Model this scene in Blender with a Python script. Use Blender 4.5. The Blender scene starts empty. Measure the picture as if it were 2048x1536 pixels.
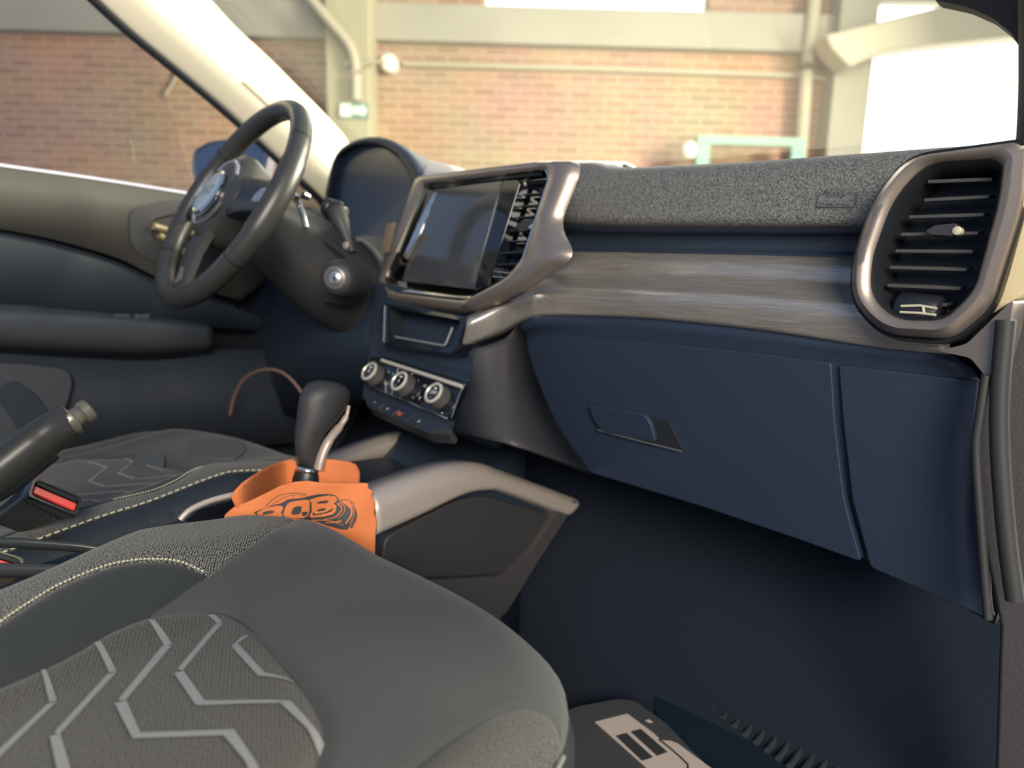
import bpy, bmesh, math, random
from math import sin, cos, tan, radians, pi, sqrt, atan2, exp
from mathutils import Vector as V, Matrix
from mathutils.geometry import delaunay_2d_cdt
random.seed(4)
SC = bpy.context.scene
COL = SC.collection

# ------------------------------------------------------------------ camera
FPX = 1420.0
YAW, PIT, ROL = radians(40.7), radians(10.5), radians(1.6)
CAM = V((.78, 0, 1.12))
fw = V((-sin(YAW)*cos(PIT), cos(YAW)*cos(PIT), -sin(PIT)))
r0 = V((cos(YAW), sin(YAW), 0)); u0 = r0.cross(fw)
CR = cos(ROL)*r0 + sin(ROL)*u0; CU = -sin(ROL)*r0 + cos(ROL)*u0
cam = bpy.data.objects.new('camera', bpy.data.cameras.new('camera'))
COL.objects.link(cam)
cam.matrix_world = Matrix(((CR.x, CU.x, -fw.x, CAM.x), (CR.y, CU.y, -fw.y, CAM.y), (CR.z, CU.z, -fw.z, CAM.z), (0, 0, 0, 1)))
cam.data.sensor_width = 36; cam.data.lens = FPX/2048*36
cam.data.clip_start = .02; cam.data.clip_end = 60
cam.data.dof.use_dof = True; cam.data.dof.focus_distance = .71; cam.data.dof.aperture_fstop = 3.7
SC.camera = cam
SC.view_settings.view_transform = 'Standard'; SC.view_settings.look = 'None'
SC.view_settings.gamma = 1; SC.view_settings.exposure = 0.0; SC.view_settings.use_curve_mapping = False

# ------------------------------------------------------------------ world and big lights
w = bpy.data.worlds.new('garage_daylight'); SC.world = w; w.use_nodes = True
w.node_tree.nodes['Background'].inputs[0].default_value = (.40, .60, 1.0, 1)
w.node_tree.nodes['Background'].inputs[1].default_value = .46
HD = V((-sin(YAW), cos(YAW), 0))          # heading of the wall's normal
def area(name, loc, target, size, sizey, power, color):
    l = bpy.data.lights.new(name, 'AREA'); l.shape = 'RECTANGLE'; l.size = size; l.size_y = sizey
    l.energy = power; l.color = color
    o = bpy.data.objects.new(name, l); COL.objects.link(o); o.location = loc
    o.rotation_euler = (V(target)-V(loc)).to_track_quat('-Z', 'Y').to_euler(); return o
area('garage_door_daylight', (2.2, 4.6, 2.7), (-.6, .8, 1.2), 2.6, 2.2, 1150, (1, .93, .74))
area('open_door_daylight', (2.6, -1.6, 2.3), (.1, .7, .9), 1.6, 1.2, 185, (1, .90, .76))
area('wall_fill_light', CAM+HD*3.4+V((.6, .2, 1.9)), CAM+HD*6.5+V((-.6, -.5, .4)), 5.0, .8, 95, (1, .92, .76))  # unseen lamp added to brighten the brick wall

# ------------------------------------------------------------------ pixel -> place
def ray(x, y): return fw + CR*((x-1024)/FPX) - CU*((y-768)/FPX)
def PL(p, yaw=0, tilt=0):
    a, t = radians(yaw), radians(tilt)
    return (V(p), V((sin(a)*cos(t), -cos(a)*cos(t), sin(t))))
def PX(x, s=1): return (V((x, 0, 0)), V((s, 0, 0)))
def PY(y): return (V((0, y, 0)), V((0, -1, 0)))
def PZ(z): return (V((0, 0, z)), V((0, 0, 1)))
def at(x, y, pl, off=0):
    p, n = pl; d = ray(x, y); return CAM + d*((p+n*off-CAM).dot(n)/d.dot(n))
def ats(pts, pl, off=0): return [at(x, y, pl, off) for x, y in pts]
def fillet(pts, r, seg=4, closed=True):
    """round the corners of a 2-D or 3-D polyline; r number or list"""
    P = [V(p) for p in pts]; n = len(P); out = []
    for i in range(n):
        ri = r[i] if isinstance(r, (list, tuple)) else r
        if not closed and i in (0, n-1): out.append(P[i]); continue
        a, b, c = P[i-1], P[i], P[(i+1) % n]
        la, lc = (a-b).length, (c-b).length
        if ri <= 0 or la < 1e-9 or lc < 1e-9: out.append(b.copy()); continue
        t = min(ri, la*.48, lc*.48); s = b+(a-b)/la*t; e = b+(c-b)/lc*t
        for k in range(seg+1):
            u = k/seg; out.append(s*(1-u)**2 + b*2*u*(1-u) + e*u*u)
    return out
def cat(P, n, closed=False):
    """n points, even by length, on a Catmull-Rom curve"""
    P = [V(p) for p in P]
    if len(P) == 2: return [P[0].lerp(P[1], i/(n-1)) for i in range(n)]
    D = []; m = len(P)
    for i in range(m if closed else m-1):
        if closed: a, b, c, d = P[i-1], P[i], P[(i+1) % m], P[(i+2) % m]
        else: a, b, c, d = P[max(i-1, 0)], P[i], P[i+1], P[min(i+2, m-1)]
        for k in range(12):
            t = k/12
            D.append(.5*((2*b)+(c-a)*t+(2*a-5*b+4*c-d)*t*t+(3*b-a-3*c+d)*t**3))
    D.append(P[0] if closed else P[-1])
    L = [0]
    for i in range(1, len(D)): L.append(L[-1]+(D[i]-D[i-1]).length)
    out = []; j = 0; cnt = n
    for i in range(cnt):
        s = L[-1]*i/(cnt if closed else cnt-1)
        while j < len(L)-2 and L[j+1] < s: j += 1
        u = (s-L[j])/max(L[j+1]-L[j], 1e-12); out.append(D[j].lerp(D[j+1], min(max(u, 0), 1)))
    return out
def mix(A, B, t): return [a.lerp(b, t) for a, b in zip(A, B)]
def rct(x0, y0, x1, y1): return [(x0, y0), (x1, y0), (x1, y1), (x0, y1)]

# ------------------------------------------------------------------ materials
MATS = {}
def mat(name, col, rough=.5, metal=0, bump=None, spec=.5, coat=0, emit=None, noise=None, sheen=0):
    """bump=(scale, strength, dist, stretch) ; noise=(scale, colour2, amount, stretch)"""
    m = bpy.data.materials.new(name); m.use_nodes = True; nt = m.node_tree; b = nt.nodes['Principled BSDF']
    b.inputs['Base Color'].default_value = (*col, 1); b.inputs['Roughness'].default_value = rough
    b.inputs['Metallic'].default_value = metal; b.inputs['Specular IOR Level'].default_value = spec
    b.inputs['Coat Weight'].default_value = coat; b.inputs['Coat Roughness'].default_value = .05
    if sheen: b.inputs['Sheen Weight'].default_value = sheen
    if emit: b.inputs['Emission Color'].default_value = (*col, 1); b.inputs['Emission Strength'].default_value = emit
    tc = nt.nodes.new('ShaderNodeTexCoord')
    def tex(scale, stretch, kind='ShaderNodeTexNoise'):
        mp = nt.nodes.new('ShaderNodeMapping'); mp.inputs['Scale'].default_value = stretch or (1, 1, 1)
        nt.links.new(tc.outputs['Object'], mp.inputs[0])
        t = nt.nodes.new(kind); t.inputs['Scale'].default_value = scale; nt.links.new(mp.outputs[0], t.inputs['Vector']); return t
    if bump:
        t = tex(bump[0], bump[3] if len(bump) > 3 else None); t.inputs['Detail'].default_value = 3
        bp = nt.nodes.new('ShaderNodeBump'); bp.inputs['Strength'].default_value = bump[1]; bp.inputs['Distance'].default_value = bump[2]
        nt.links.new(t.outputs['Fac'], bp.inputs['Height']); nt.links.new(bp.outputs[0], b.inputs['Normal'])
    if noise:
        t = tex(noise[0], noise[3] if len(noise) > 3 else None); t.inputs['Detail'].default_value = 4
        cr = nt.nodes.new('ShaderNodeValToRGB'); e = cr.color_ramp.elements
        e[0].position = .5-noise[2]; e[1].position = .5+noise[2]; e[0].color = (*col, 1); e[1].color = (*noise[1], 1)
        nt.links.new(t.outputs['Fac'], cr.inputs[0]); nt.links.new(cr.outputs[0], b.inputs['Base Color'])
    MATS[name] = m; return m
def weave(name, c1, c2, scale, thr=.35, bs=.4, rough=.9, rot=0.5, stretch=(1, 1, 1)):
    """cloth: small light dots of yarn on a dark ground"""
    m = mat(name, c1, rough, sheen=.12, spec=.2); nt = m.node_tree; b = nt.nodes['Principled BSDF']
    tc = nt.nodes.new('ShaderNodeTexCoord'); mp = nt.nodes.new('ShaderNodeMapping')
    mp.inputs['Rotation'].default_value = (0, 0, rot); mp.inputs['Scale'].default_value = stretch
    vo = nt.nodes.new('ShaderNodeTexVoronoi'); vo.voronoi_dimensions = '2D'; vo.inputs['Scale'].default_value = scale; vo.inputs['Randomness'].default_value = .4
    nt.links.new(tc.outputs['Object'], mp.inputs[0]); nt.links.new(mp.outputs[0], vo.inputs['Vector'])
    cr = nt.nodes.new('ShaderNodeValToRGB'); e = cr.color_ramp.elements
    e[0].position = thr*.5; e[0].color = (*c2, 1); e[1].position = thr*1.5; e[1].color = (*c1, 1)
    nt.links.new(vo.outputs['Distance'], cr.inputs[0]); nt.links.new(cr.outputs[0], b.inputs['Base Color'])
    bp = nt.nodes.new('ShaderNodeBump'); bp.invert = True; bp.inputs['Strength'].default_value = bs; bp.inputs['Distance'].default_value = .0006
    nt.links.new(vo.outputs['Distance'], bp.inputs['Height']); nt.links.new(bp.outputs[0], b.inputs['Normal'])
    return m
navy_haze = mat('dark_dash_plastic', (.018, .027, .043), .42, bump=(900, .15, .0004))  # dark plastic with blue veiling flare put into its colour
navy_haze2 = mat('lower_dash_plastic', (.017, .028, .052), .5, bump=(900, .12, .0004))  # same blue flare mixed into the lower plastic's base colour
grain = mat('grained_plastic', (.048, .045, .047), .48, bump=(330, .55, .0012, (1, 1, 2.6)))
padm = mat('textured_pad', (.05, .05, .048), .5, bump=(420, 1.0, .0022), noise=(420, (.20, .20, .185), .16))
brushed = mat('brushed_trim', (.26, .24, .22), .36, .6, noise=(14, (.44, .41, .37), .22, (.25, 20, 60)), bump=(14, .12, .0003, (.25, 20, 60)))
bronze = mat('bronze_metal', (.29, .245, .21), .36, .7, bump=(1200, .1, .0003))
satin = mat('satin_champagne', (.46, .40, .35), .42, .4)
gloss = mat('gloss_black', (.006, .008, .012), .07, coat=.6)
glass_scr = mat('screen_glass', (.050, .053, .058), .09, coat=.8)
chrome = mat('chrome', (.78, .76, .70), .12, 1)
black = mat('black_plastic', (.012, .014, .018), .4)
softblk = mat('soft_black', (.03, .03, .031), .55)
leather = mat('wheel_leather', (.032, .032, .030), .36, bump=(700, .25, .0006))
recess = mat('recess_dark', (.006, .009, .014), .7)
doorg = mat('door_upper_vinyl', (.055, .053, .046), .6, bump=(400, .2, .0006))
doorn = mat('door_lower_vinyl', (.018, .024, .034), .6)
armm = mat('armrest_vinyl', (.045, .052, .060), .5)
cream = mat('cream_pillar_trim', (.78, .72, .54), .55, bump=(900, .1, .0004))
creamd = mat('cream_label_patch', (.45, .40, .29), .7)
sill_reflection = mat('sill_reflection', (.75, .76, .85), .25, coat=.5)  # reflected light along the outer sill, put in as a pale colour
emblem = mat('emblem_enamel', (.42, .50, .50), .25, .3, coat=.6)
silver = mat('silver_plastic', (.45, .47, .50), .25, .8)
orange = mat('orange_nonwoven', (.56, .155, .047), .8, bump=(700, .5, .0008), noise=(25, (.64, .19, .06), .3))
ink = mat('printed_ink', (.035, .035, .035), .6)
inkt = mat('faint_print', (.55, .17, .06), .8)
red = mat('red_button', (.70, .05, .045), .35)
hair_w = mat('white_icons', (.65, .66, .62), .5)
icon_r = mat('red_icon', (.5, .08, .04), .5)
thread = mat('yellow_thread', (.50, .48, .34), .8)
paperm = mat('cream_paper', (.50, .42, .36), .75)
board = mat('card_mat', (.050, .050, .052), .7)
carpet = mat('carpet', (.003, .009, .020), .95, bump=(260, .4, .001))  # dash overhang shade and blue flare put into the carpet colour
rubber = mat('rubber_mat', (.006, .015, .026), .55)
f_mesh = weave('seat_mesh_cloth', (.012, .012, .0115), (.25, .25, .225), 430, .30, .8, rot=.9, stretch=(1, 1.5, 1))
f_neo = weave('seat_smooth_cloth', (.030, .034, .034), (.050, .054, .052), 900, .5, .3)
f_side = weave('seat_side_cloth', (.016, .020, .022), (.023, .027, .028), 900, .5, .3)
f_ins = weave('seat_insert_cloth', (.034, .033, .030), (.082, .079, .070), 900, .32, .5, stretch=(1, .35, 1), rot=.2)
f_strip = weave('seat_strip_cloth', (.125, .125, .125), (.19, .19, .19), 900, .5, .3)
f_skirt = mat('seat_skirt_vinyl', (.012, .017, .022), .5)
concrete = mat('painted_concrete', (.27, .255, .20), .85, noise=(1.2, (.34, .325, .26), .3))
colpaint = mat('column_paint', (.34, .31, .20), .8)
pipepaint = mat('pipe_paint', (.38, .345, .25), .6)
greenp = mat('green_frame_paint', (.20, .34, .28), .7)
signg = mat('sign_green', (.10, .22, .16), .6)
signw = mat('sign_white', (.75, .85, .72), .6)
ballm = mat('lamp_cover', (.8, .78, .66), .5)
sky_e = mat('window_daylight', (1, .98, .94), .5, emit=3.2)
headm = mat('header_fabric', (.06, .055, .05), .9)
floorm = mat('garage_floor', (.25, .24, .22), .8)

def brick_mat(name):
    m = mat(name, (.30, .15, .095), .85); nt = m.node_tree; b = nt.nodes['Principled BSDF']
    tc = nt.nodes.new('ShaderNodeTexCoord'); sp = nt.nodes.new('ShaderNodeSeparateXYZ'); cb = nt.nodes.new('ShaderNodeCombineXYZ')
    nt.links.new(tc.outputs['Object'], sp.inputs[0]); nt.links.new(sp.outputs[0], cb.inputs[0]); nt.links.new(sp.outputs[2], cb.inputs[1])
    br = nt.nodes.new('ShaderNodeTexBrick'); nt.links.new(cb.outputs[0], br.inputs['Vector'])
    br.inputs['Scale'].default_value = 1; br.inputs['Brick Width'].default_value = .21; br.inputs['Row Height'].default_value = .066
    br.inputs['Mortar Size'].default_value = .010; br.inputs['Color1'].default_value = (.35, .205, .13, 1)
    br.inputs['Color2'].default_value = (.46, .28, .18, 1); br.inputs['Mortar'].default_value = (.49, .35, .25, 1)
    no = nt.nodes.new('ShaderNodeTexNoise'); no.inputs['Scale'].default_value = 1.6; nt.links.new(cb.outputs[0], no.inputs['Vector'])
    mx = nt.nodes.new('ShaderNodeMixRGB'); mx.blend_type = 'MULTIPLY'; mx.inputs[0].default_value = .45
    nt.links.new(br.outputs['Color'], mx.inputs[1]); nt.links.new(no.outputs['Color'], mx.inputs[2]); nt.links.new(mx.outputs[0], b.inputs['Base Color'])
    return m
brick = brick_mat('red_brick')
def glass_mat(name, tint, haze, hcol):
    m = bpy.data.materials.new(name); m.use_nodes = True; nt = m.node_tree; nt.nodes.clear()
    o = nt.nodes.new('ShaderNodeOutputMaterial'); t = nt.nodes.new('ShaderNodeBsdfTransparent'); t.inputs[0].default_value = (*tint, 1)
    g = nt.nodes.new('ShaderNodeBsdfGlossy'); g.inputs['Roughness'].default_value = .02
    d = nt.nodes.new('ShaderNodeBsdfTranslucent'); d.inputs[0].default_value = (*hcol, 1)
    a = nt.nodes.new('ShaderNodeMixShader'); a.inputs[0].default_value = .03; nt.links.new(t.outputs[0], a.inputs[1]); nt.links.new(g.outputs[0], a.inputs[2])
    c = nt.nodes.new('ShaderNodeMixShader'); c.inputs[0].default_value = haze; nt.links.new(a.outputs[0], c.inputs[1]); nt.links.new(d.outputs[0], c.inputs[2])
    nt.links.new(c.outputs[0], o.inputs[0]); return m
wind = glass_mat('windscreen_glass', (.95, .97, .92), .03, (1, .93, .78))
side = glass_mat('tinted_side_glass', (.88, .86, .88), .03, (.8, .8, .9))

# ------------------------------------------------------------------ object helpers
def tag(o, label=None, cat_=None, group=None, kind=None):
    if label: o['label'] = label
    if cat_: o['category'] = cat_
    if group: o['group'] = group
    if kind: o['kind'] = kind
    return o
def thing(name, label, cat_, loc=(0, 0, 0), group=None, kind=None, rz=0):
    o = bpy.data.objects.new(name, None); COL.objects.link(o); o.location = loc; o.empty_display_size = .05
    o.rotation_euler = (0, 0, rz)
    return tag(o, label, cat_, group, kind)
def wloc(p):
    l = V((0, 0, 0))
    while p is not None: l = l+p.location; p = p.parent
    return l
def mesh(name, verts, faces, mats, parent=None, smooth=35, bevel=0, bseg=2, solid=0, sub=0, fm=None, off=-1):
    if not isinstance(mats, (list, tuple)): mats = [mats]
    b = wloc(parent) if parent else V((0, 0, 0))
    me = bpy.data.meshes.new(name); me.from_pydata([V(v)-b for v in verts], [], faces)
    for m in mats: me.materials.append(m)
    if fm:
        for p, k in zip(me.polygons, fm): p.material_index = k
    bm = bmesh.new(); bm.from_mesh(me); bmesh.ops.remove_doubles(bm, verts=bm.verts, dist=1e-6)
    if not solid: bmesh.ops.recalc_face_normals(bm, faces=bm.faces)
    bm.to_mesh(me); bm.free()
    if smooth:
        for p in me.polygons: p.use_smooth = True
        me.set_sharp_from_angle(angle=radians(smooth))
    o = bpy.data.objects.new(name, me); COL.objects.link(o)
    if parent: o.parent = parent
    if solid:
        s = o.modifiers.new('s', 'SOLIDIFY'); s.thickness = solid; s.offset = off
    if bevel:
        m = o.modifiers.new('b', 'BEVEL'); m.width = bevel; m.segments = bseg; m.limit_method = 'ANGLE'; m.angle_limit = radians(40); m.harden_normals = True
    if sub:
        s = o.modifiers.new('u', 'SUBSURF'); s.levels = sub; s.render_levels = sub
    return o
class MB:
    """collects shapes for ONE mesh"""
    def __init__(s): s.v = []; s.f = []; s.m = []
    def add(s, v, f, k=0):
        n = len(s.v); s.v += [V(p) for p in v]; s.f += [tuple(i+n for i in q) for q in f]; s.m += [k]*len(f); return s
    def loft(s, L, closed=True, cap0=False, cap1=False, k=0):
        n = len(L[0]); v = [p for l in L for p in l]; f = []
        for i in range(len(L)-1):
            for j in range(n if closed else n-1):
                a, b = i*n+j, i*n+(j+1) % n; f.append((a, b, b+n, a+n))
        if cap0: f.append(tuple(range(n-1, -1, -1)))
        if cap1: f.append(tuple((len(L)-1)*n+j for j in range(n)))
        return s.add(v, f, k)
    def slab(s, pts, d, k=0):
        """prism: outline pts extruded by vector d"""
        return s.loft([[p+d for p in pts], pts], True, True, True, k)
    def box(s, c, ax, k=0):
        c = V(c); X, Y, Z = [V(a) for a in ax]
        v = [c+X*i+Y*j+Z*l for i in (-1, 1) for j in (-1, 1) for l in (-1, 1)]
        return s.add(v, [(0, 1, 3, 2), (4, 6, 7, 5), (0, 4, 5, 1), (2, 3, 7, 6), (0, 2, 6, 4), (1, 5, 7, 3)], k)
    def tube(s, path, r, seg=10, k=0, flat=1, closed=False, upv=(0, 0, 1), cap=True):
        P = [V(p) for p in path]; n = len(P); L = []
        for i in range(n):
            t = (P[(i+1) % n]-P[i-1]) if closed else (P[min(i+1, n-1)]-P[max(i-1, 0)])
            t.normalize(); a = t.cross(V(upv))
            if a.length < 1e-3: a = t.cross(V((1, .1, 0)))
            a.normalize(); b = a.cross(t)
            rr = r[i] if isinstance(r, (list, tuple)) else r
            L.append([P[i]+(a*cos(q)+b*sin(q)*flat)*rr for q in [2*pi*j/seg for j in range(seg)]])
        if closed: L.append(L[0])
        return s.loft(L, True, cap and not closed, cap and not closed, k)
    def lathe(s, c, ax, prof, seg=28, k=0, cap0=True, cap1=True):
        """prof = [(radius, height along ax)]"""
        ax = V(ax).normalized(); a = ax.cross(V((0, .1, 1))).normalized(); b = ax.cross(a); c = V(c)
        return s.loft([[c+ax*h+(a*cos(q)+b*sin(q))*r for q in [2*pi*j/seg for j in range(seg)]] for r, h in prof], True, cap0, cap1, k)
    def out(s, name, mats, parent=None, **kw):
        return mesh(name, s.v, s.f, mats, parent, fm=s.m, **kw)
def slab(name, px, pl, thick, m, parent=None, off=0, r=0, bevel=0, seg=4, **kw):
    """outline in the photograph set on a real plane, given real thickness behind its face"""
    P = fillet(px, r, seg) if r else [V(p) for p in px]
    P = [at(p.x, p.y, pl, off) for p in P]
    return MB().slab(P, -pl[1]*thick).out(name, m, parent, bevel=bevel, **kw)
def sheet(name, rows, nu, radii, m, parent=None, seg=4, solid=.004, close_ends=False, smooth=40, off=-1):
    """surface through feature lines; across them the creases are rounded by radii"""
    R = [cat(r, nu) for r in rows]; L = []
    for j in range(nu): L.append(fillet([r[j] for r in R], radii, seg, closed=False))
    return MB().loft(L, closed=False).out(name, m, parent, smooth=smooth, solid=solid, off=off)
def inside(p, poly):
    x, y = p[0], p[1]; c = False; j = len(poly)-1
    for i in range(len(poly)):
        xi, yi = poly[i][0], poly[i][1]; xj, yj = poly[j][0], poly[j][1]
        if (yi > y) != (yj > y) and x < (xj-xi)*(y-yi)/(yj-yi)+xi: c = not c
        j = i
    return c
def dseg(p, a, b):
    ax, ay = a[0], a[1]; dx, dy = b[0]-ax, b[1]-ay; L = dx*dx+dy*dy
    t = 0 if L == 0 else max(0, min(1, ((p[0]-ax)*dx+(p[1]-ay)*dy)/L))
    return sqrt((p[0]-ax-dx*t)**2+(p[1]-ay-dy*t)**2)
def dpoly(p, poly, closed=True):
    n = len(poly); return min(dseg(p, poly[i], poly[(i+1) % n]) for i in range(n if closed else n-1))
def patch(name, outline, fn, cell, m, parent=None, solid=.001, smooth=60, k=None):
    """cloth or skin: outline in the photograph, fn(px,py) gives its place"""
    O = [V((p[0], p[1])) for p in outline]; n = len(O)
    xs = [p.x for p in O]; ys = [p.y for p in O]; I = []
    y = min(ys)+cell/2; r = 0
    while y < max(ys):
        x = min(xs)+cell*(.5 if r % 2 else 1)
        while x < max(xs):
            if inside((x, y), O) and dpoly((x, y), O) > cell*.4: I.append(V((x, y)))
            x += cell
        y += cell; r += 1
    vv, _, ff, *_ = delaunay_2d_cdt(O+I, [(i, (i+1) % n) for i in range(n)], [], 1, 1e-6)
    return mesh(name, [fn(v.x, v.y) for v in vv], [tuple(f) for f in ff], m, parent, solid=solid, smooth=smooth)
def text_mesh(body, size):
    cu = bpy.data.curves.new('t', 'FONT'); cu.body = body; cu.size = size; cu.align_x = 'CENTER'; cu.align_y = 'CENTER'; cu.extrude = 0
    o = bpy.data.objects.new('t', cu); COL.objects.link(o); bpy.context.view_layer.update()
    me = bpy.data.meshes.new_from_object(o.evaluated_get(bpy.context.evaluated_depsgraph_get()))
    v = [x.co.copy() for x in me.vertices]; f = [tuple(p.vertices) for p in me.polygons]
    bpy.data.objects.remove(o); bpy.data.curves.remove(cu); bpy.data.meshes.remove(me); return v, f
def put_text(mb, body, size, c, ax, ay, k=0, lift=V((0, 0, 0))):
    v, f = text_mesh(body, size); c = V(c)
    return mb.add([c+ax*p.x+ay*p.y+lift for p in v], f, k)

# ================================================================== GARAGE
DW = 6.5
WB = CAM+HD*DW; WB.z = 0
def wroot(p): return p
ZR = YAW
def wl(px, py, off=0):
    """pixel -> local wall coordinates (x along wall, y into it, z up), off metres in front"""
    p = at(px, py, (WB, -HD), off); d = p-WB; return V((d.dot(r0), d.dot(HD), d.z))
def wobj(name, mb, m, parent=None, **kw):
    o = mb.out(name, m, None, **kw)
    if parent: o.parent = parent
    else: o.location = WB; o.rotation_euler = (0, 0, ZR)
    return o
def wbox(x0, x1, z0, z1, y0, y1, mb=None, k=0):
    return (mb or MB()).box(((x0+x1)/2, (y0+y1)/2, (z0+z1)/2), (((x1-x0)/2, 0, 0), (0, (y1-y0)/2, 0), (0, 0, (z1-z0)/2)), k)
zb0 = wl(1024, 95).z; zb1 = wl(1024, 20).z
xw0, xw1 = wl(-400, 0).x, wl(1700, 200).x
# back wall with the daylight window strip above the beam
zt = 5.4
zt0 = wl(1200, 26).z; xs0, xs1 = wl(965, 10).x, wl(1420, 10).x; xv0, xv1 = wl(330, 0).x, wl(470, 0).x
mb = MB()
wbox(xw0, xw1, 0, zb1+.02, 0, .3, mb)
wbox(xw0, xv0, zb1+.02, zt, 0, .3, mb); wbox(xv1, xs0, zb1+.02, zt, 0, .3, mb); wbox(xs1, xw1, zb1+.02, zt, 0, .3, mb)
wbox(xv0, xv1, zt-.5, zt, 0, .3, mb); wbox(xs0, xs1, zt-.5, zt, 0, .3, mb)
tag(wobj('wall_back', mb, brick, smooth=0), kind='structure')
tag(wobj('trim_1', wbox(xw0, xw1, zb0, zb1, -.12, .0), concrete, bevel=.01), kind='structure')
for i, (a, b) in enumerate(((xs0, xs1), (xv0, xv1))):
    wr = thing('window_%d' % (i+1), None, None, WB, kind='structure'); wr.rotation_euler = (0, 0, ZR)
    wobj('pane', wbox(a, b, zb1+.02, zt-.5, .14, .16), sky_e, wr, smooth=0)
    f = MB(); wbox(a, b, zb1+.02, zb1+.05, .06, .14, f); wbox(a, a+.03, zb1, zt-.5, .06, .14, f); wbox(b-.03, b, zb1, zt-.5, .06, .14, f)
    wobj('frame', f, pipepaint, wr, smooth=0)
# column
cx0, cx1 = wl(672, 200).x, wl(757, 200).x
o = wobj('column', wbox(cx0, cx1, 0, zt, -.35, 0), colpaint, bevel=.02)
tag(o, 'pale yellow square column standing against the brick wall, behind the steering wheel', 'column', kind='structure')
# exit sign on the column
sg = thing('exit_sign', 'small green sign with pale arrow fixed on the pale yellow column', 'sign', WB, rz=ZR)
a, b = wl(679, 205, .36), wl(738, 238, .36)
wobj('sign_board', wbox(a.x, b.x, b.z, a.z, -.375, -.352), signg, sg, bevel=.003)
f = MB(); h = a.z-b.z
wbox(a.x+.01, a.x+.1, b.z+.012, a.z-.012, -.381, -.376, f)
zc = (a.z+b.z)/2
f.slab([V((x, -.381, z)) for x, z in [(a.x+.115, zc-.028), (a.x+.19, zc-.028), (a.x+.19, zc-.055), (b.x-.012, zc), (a.x+.19, zc+.055), (a.x+.19, zc+.028), (a.x+.115, zc+.028)]], V((0, .005, 0)))
wobj('sign_print', f, signw, sg, smooth=0)
# conduit, box, pipes
def wpipe(name, pts, r, m, label, cat_, off=.06):
    P = [wl(x, y, off) for x, y in pts]; o = wobj(name, MB().tube(fillet(P, .15, 5, False), r, 12), m, smooth=60); tag(o, label, cat_); return o
wpipe('conduit_pipe', [(806, 128), (1200, 138), (1612, 152), (1700, 165)], .022, pipepaint, 'thin grey conduit running level across the brick wall', 'pipe', .045)
wpipe('vertical_pipe', [(1636, -60), (1612, 150), (1600, 330), (1590, 500)], .055, pipepaint, 'pale upright pipe on the brick wall beside the bright opening', 'pipe', .14)
wpipe('bent_conduit', [(600, -30), (640, 20), (700, 90), (712, 130), (712, 200)], .04, pipepaint, 'pale pipe bending down onto the yellow column', 'pipe', .42)
wpipe('wall_cable', [(330, 190), (350, 160), (362, 120), (356, 60)], .012, pipepaint, 'pale cable hanging on the brick wall left of the windscreen pillar', 'cable', .03)
bx = thing('junction_box', 'small round pale junction box at the end of the level conduit', 'junction box', WB, rz=ZR)
c = wl(778, 126, .12); wobj('box_body', MB().lathe(c, (0, -1, 0), [(.07, -.1), (.07, .02), (.055, .035)], 24), ballm, bx)
wobj('box_cable', MB().tube(fillet([wl(x, y, .4) for x, y in [(770, 126), (745, 122), (720, 130), (690, 128)]], .1, 4, False), .018, 8), pipepaint, bx)
# pilaster right of pipe
p0, p1 = wl(1640, 200).x, wl(1712, 200).x
mb = MB(); wbox(p0, p1, 0, zt, -.25, 0, mb)
tag(wobj('trim_2', mb, concrete, bevel=.01), kind='structure')
# green frame
gr = thing('green_frame', 'dull green metal frame standing before the brick wall near the upright pipe', 'frame', WB, rz=ZR)
g0, g1 = wl(1392, 272, .3), wl(1604, 308, .3)
mb = MB(); wbox(g0.x, g1.x, g0.z-.07, g0.z, -.36, -.28, mb); wobj('top_rail', mb, greenp, gr, bevel=.005)
for xa in (g0.x, g1.x-.11): wobj('upright', wbox(xa, xa+.11, 0, g0.z-.07, -.36, -.28), greenp, gr, bevel=.005)
o = wobj('ball_lamp', MB().lathe(wl(1378, 300, .32), (0, 0, 1), [(.002, -.07), (.04, -.06), (.066, -.02), (.066, .02), (.04, .06), (.002, .07)], 20), ballm)
wobj('fixing', MB().tube([wl(1378, 300, .30), wl(1378, 300, .03)], .015, 8), ballm, None); bpy.data.objects['fixing'].parent = o; bpy.data.objects['fixing'].location = (0, 0, 0); bpy.data.objects['fixing'].rotation_euler = (0, 0, 0)
tag(o, 'small pale round wall lamp beside the green frame', 'lamp')
# bright opening with cream hood
xo0, xo1 = wl(1700, 200).x, wl(2600, 200).x
zo = wl(1850, 92).z
dr = thing('door_1', None, None, WB, kind='structure', rz=ZR)
wobj('pane', wbox(xo0+.06, xo1, 0, zo+.4, .14, .16), sky_e, dr, smooth=0)
rh = slab('header_corner', [(1850, -40), (1868, 0), (1935, 14), (1985, 36), (2022, 66), (2044, 100), (2060, 150), (2200, 150), (2200, -40)], PY(.95), .03, headm, None, r=10, bevel=.004)
hd = thing('roller_hood', 'cream slanting hood over the bright doorway at right', 'hood', WB, rz=ZR)
H = [wl(x, y, .55) for x, y in [(1650, 68), (1880, 12), (2100, -30), (2150, 60), (1985, 78), (1880, 88), (1762, 104), (1700, 134), (1665, 98)]]
wobj('hood_shell', MB().slab(H, V((0, .28, 0))), pipepaint, hd, bevel=.03)
wobj('upper_wall', wbox(p1, xo1, zo+.35, zt, 0, .3), concrete, None, smooth=0).name = 'wall_right'
tag(bpy.data.objects['wall_right'], kind='structure')
tag(MB().box((0, 4, -.05), ((9, 0, 0), (0, 9, 0), (0, 0, .05))).out('floor', floorm, smooth=0), kind='structure')

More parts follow.
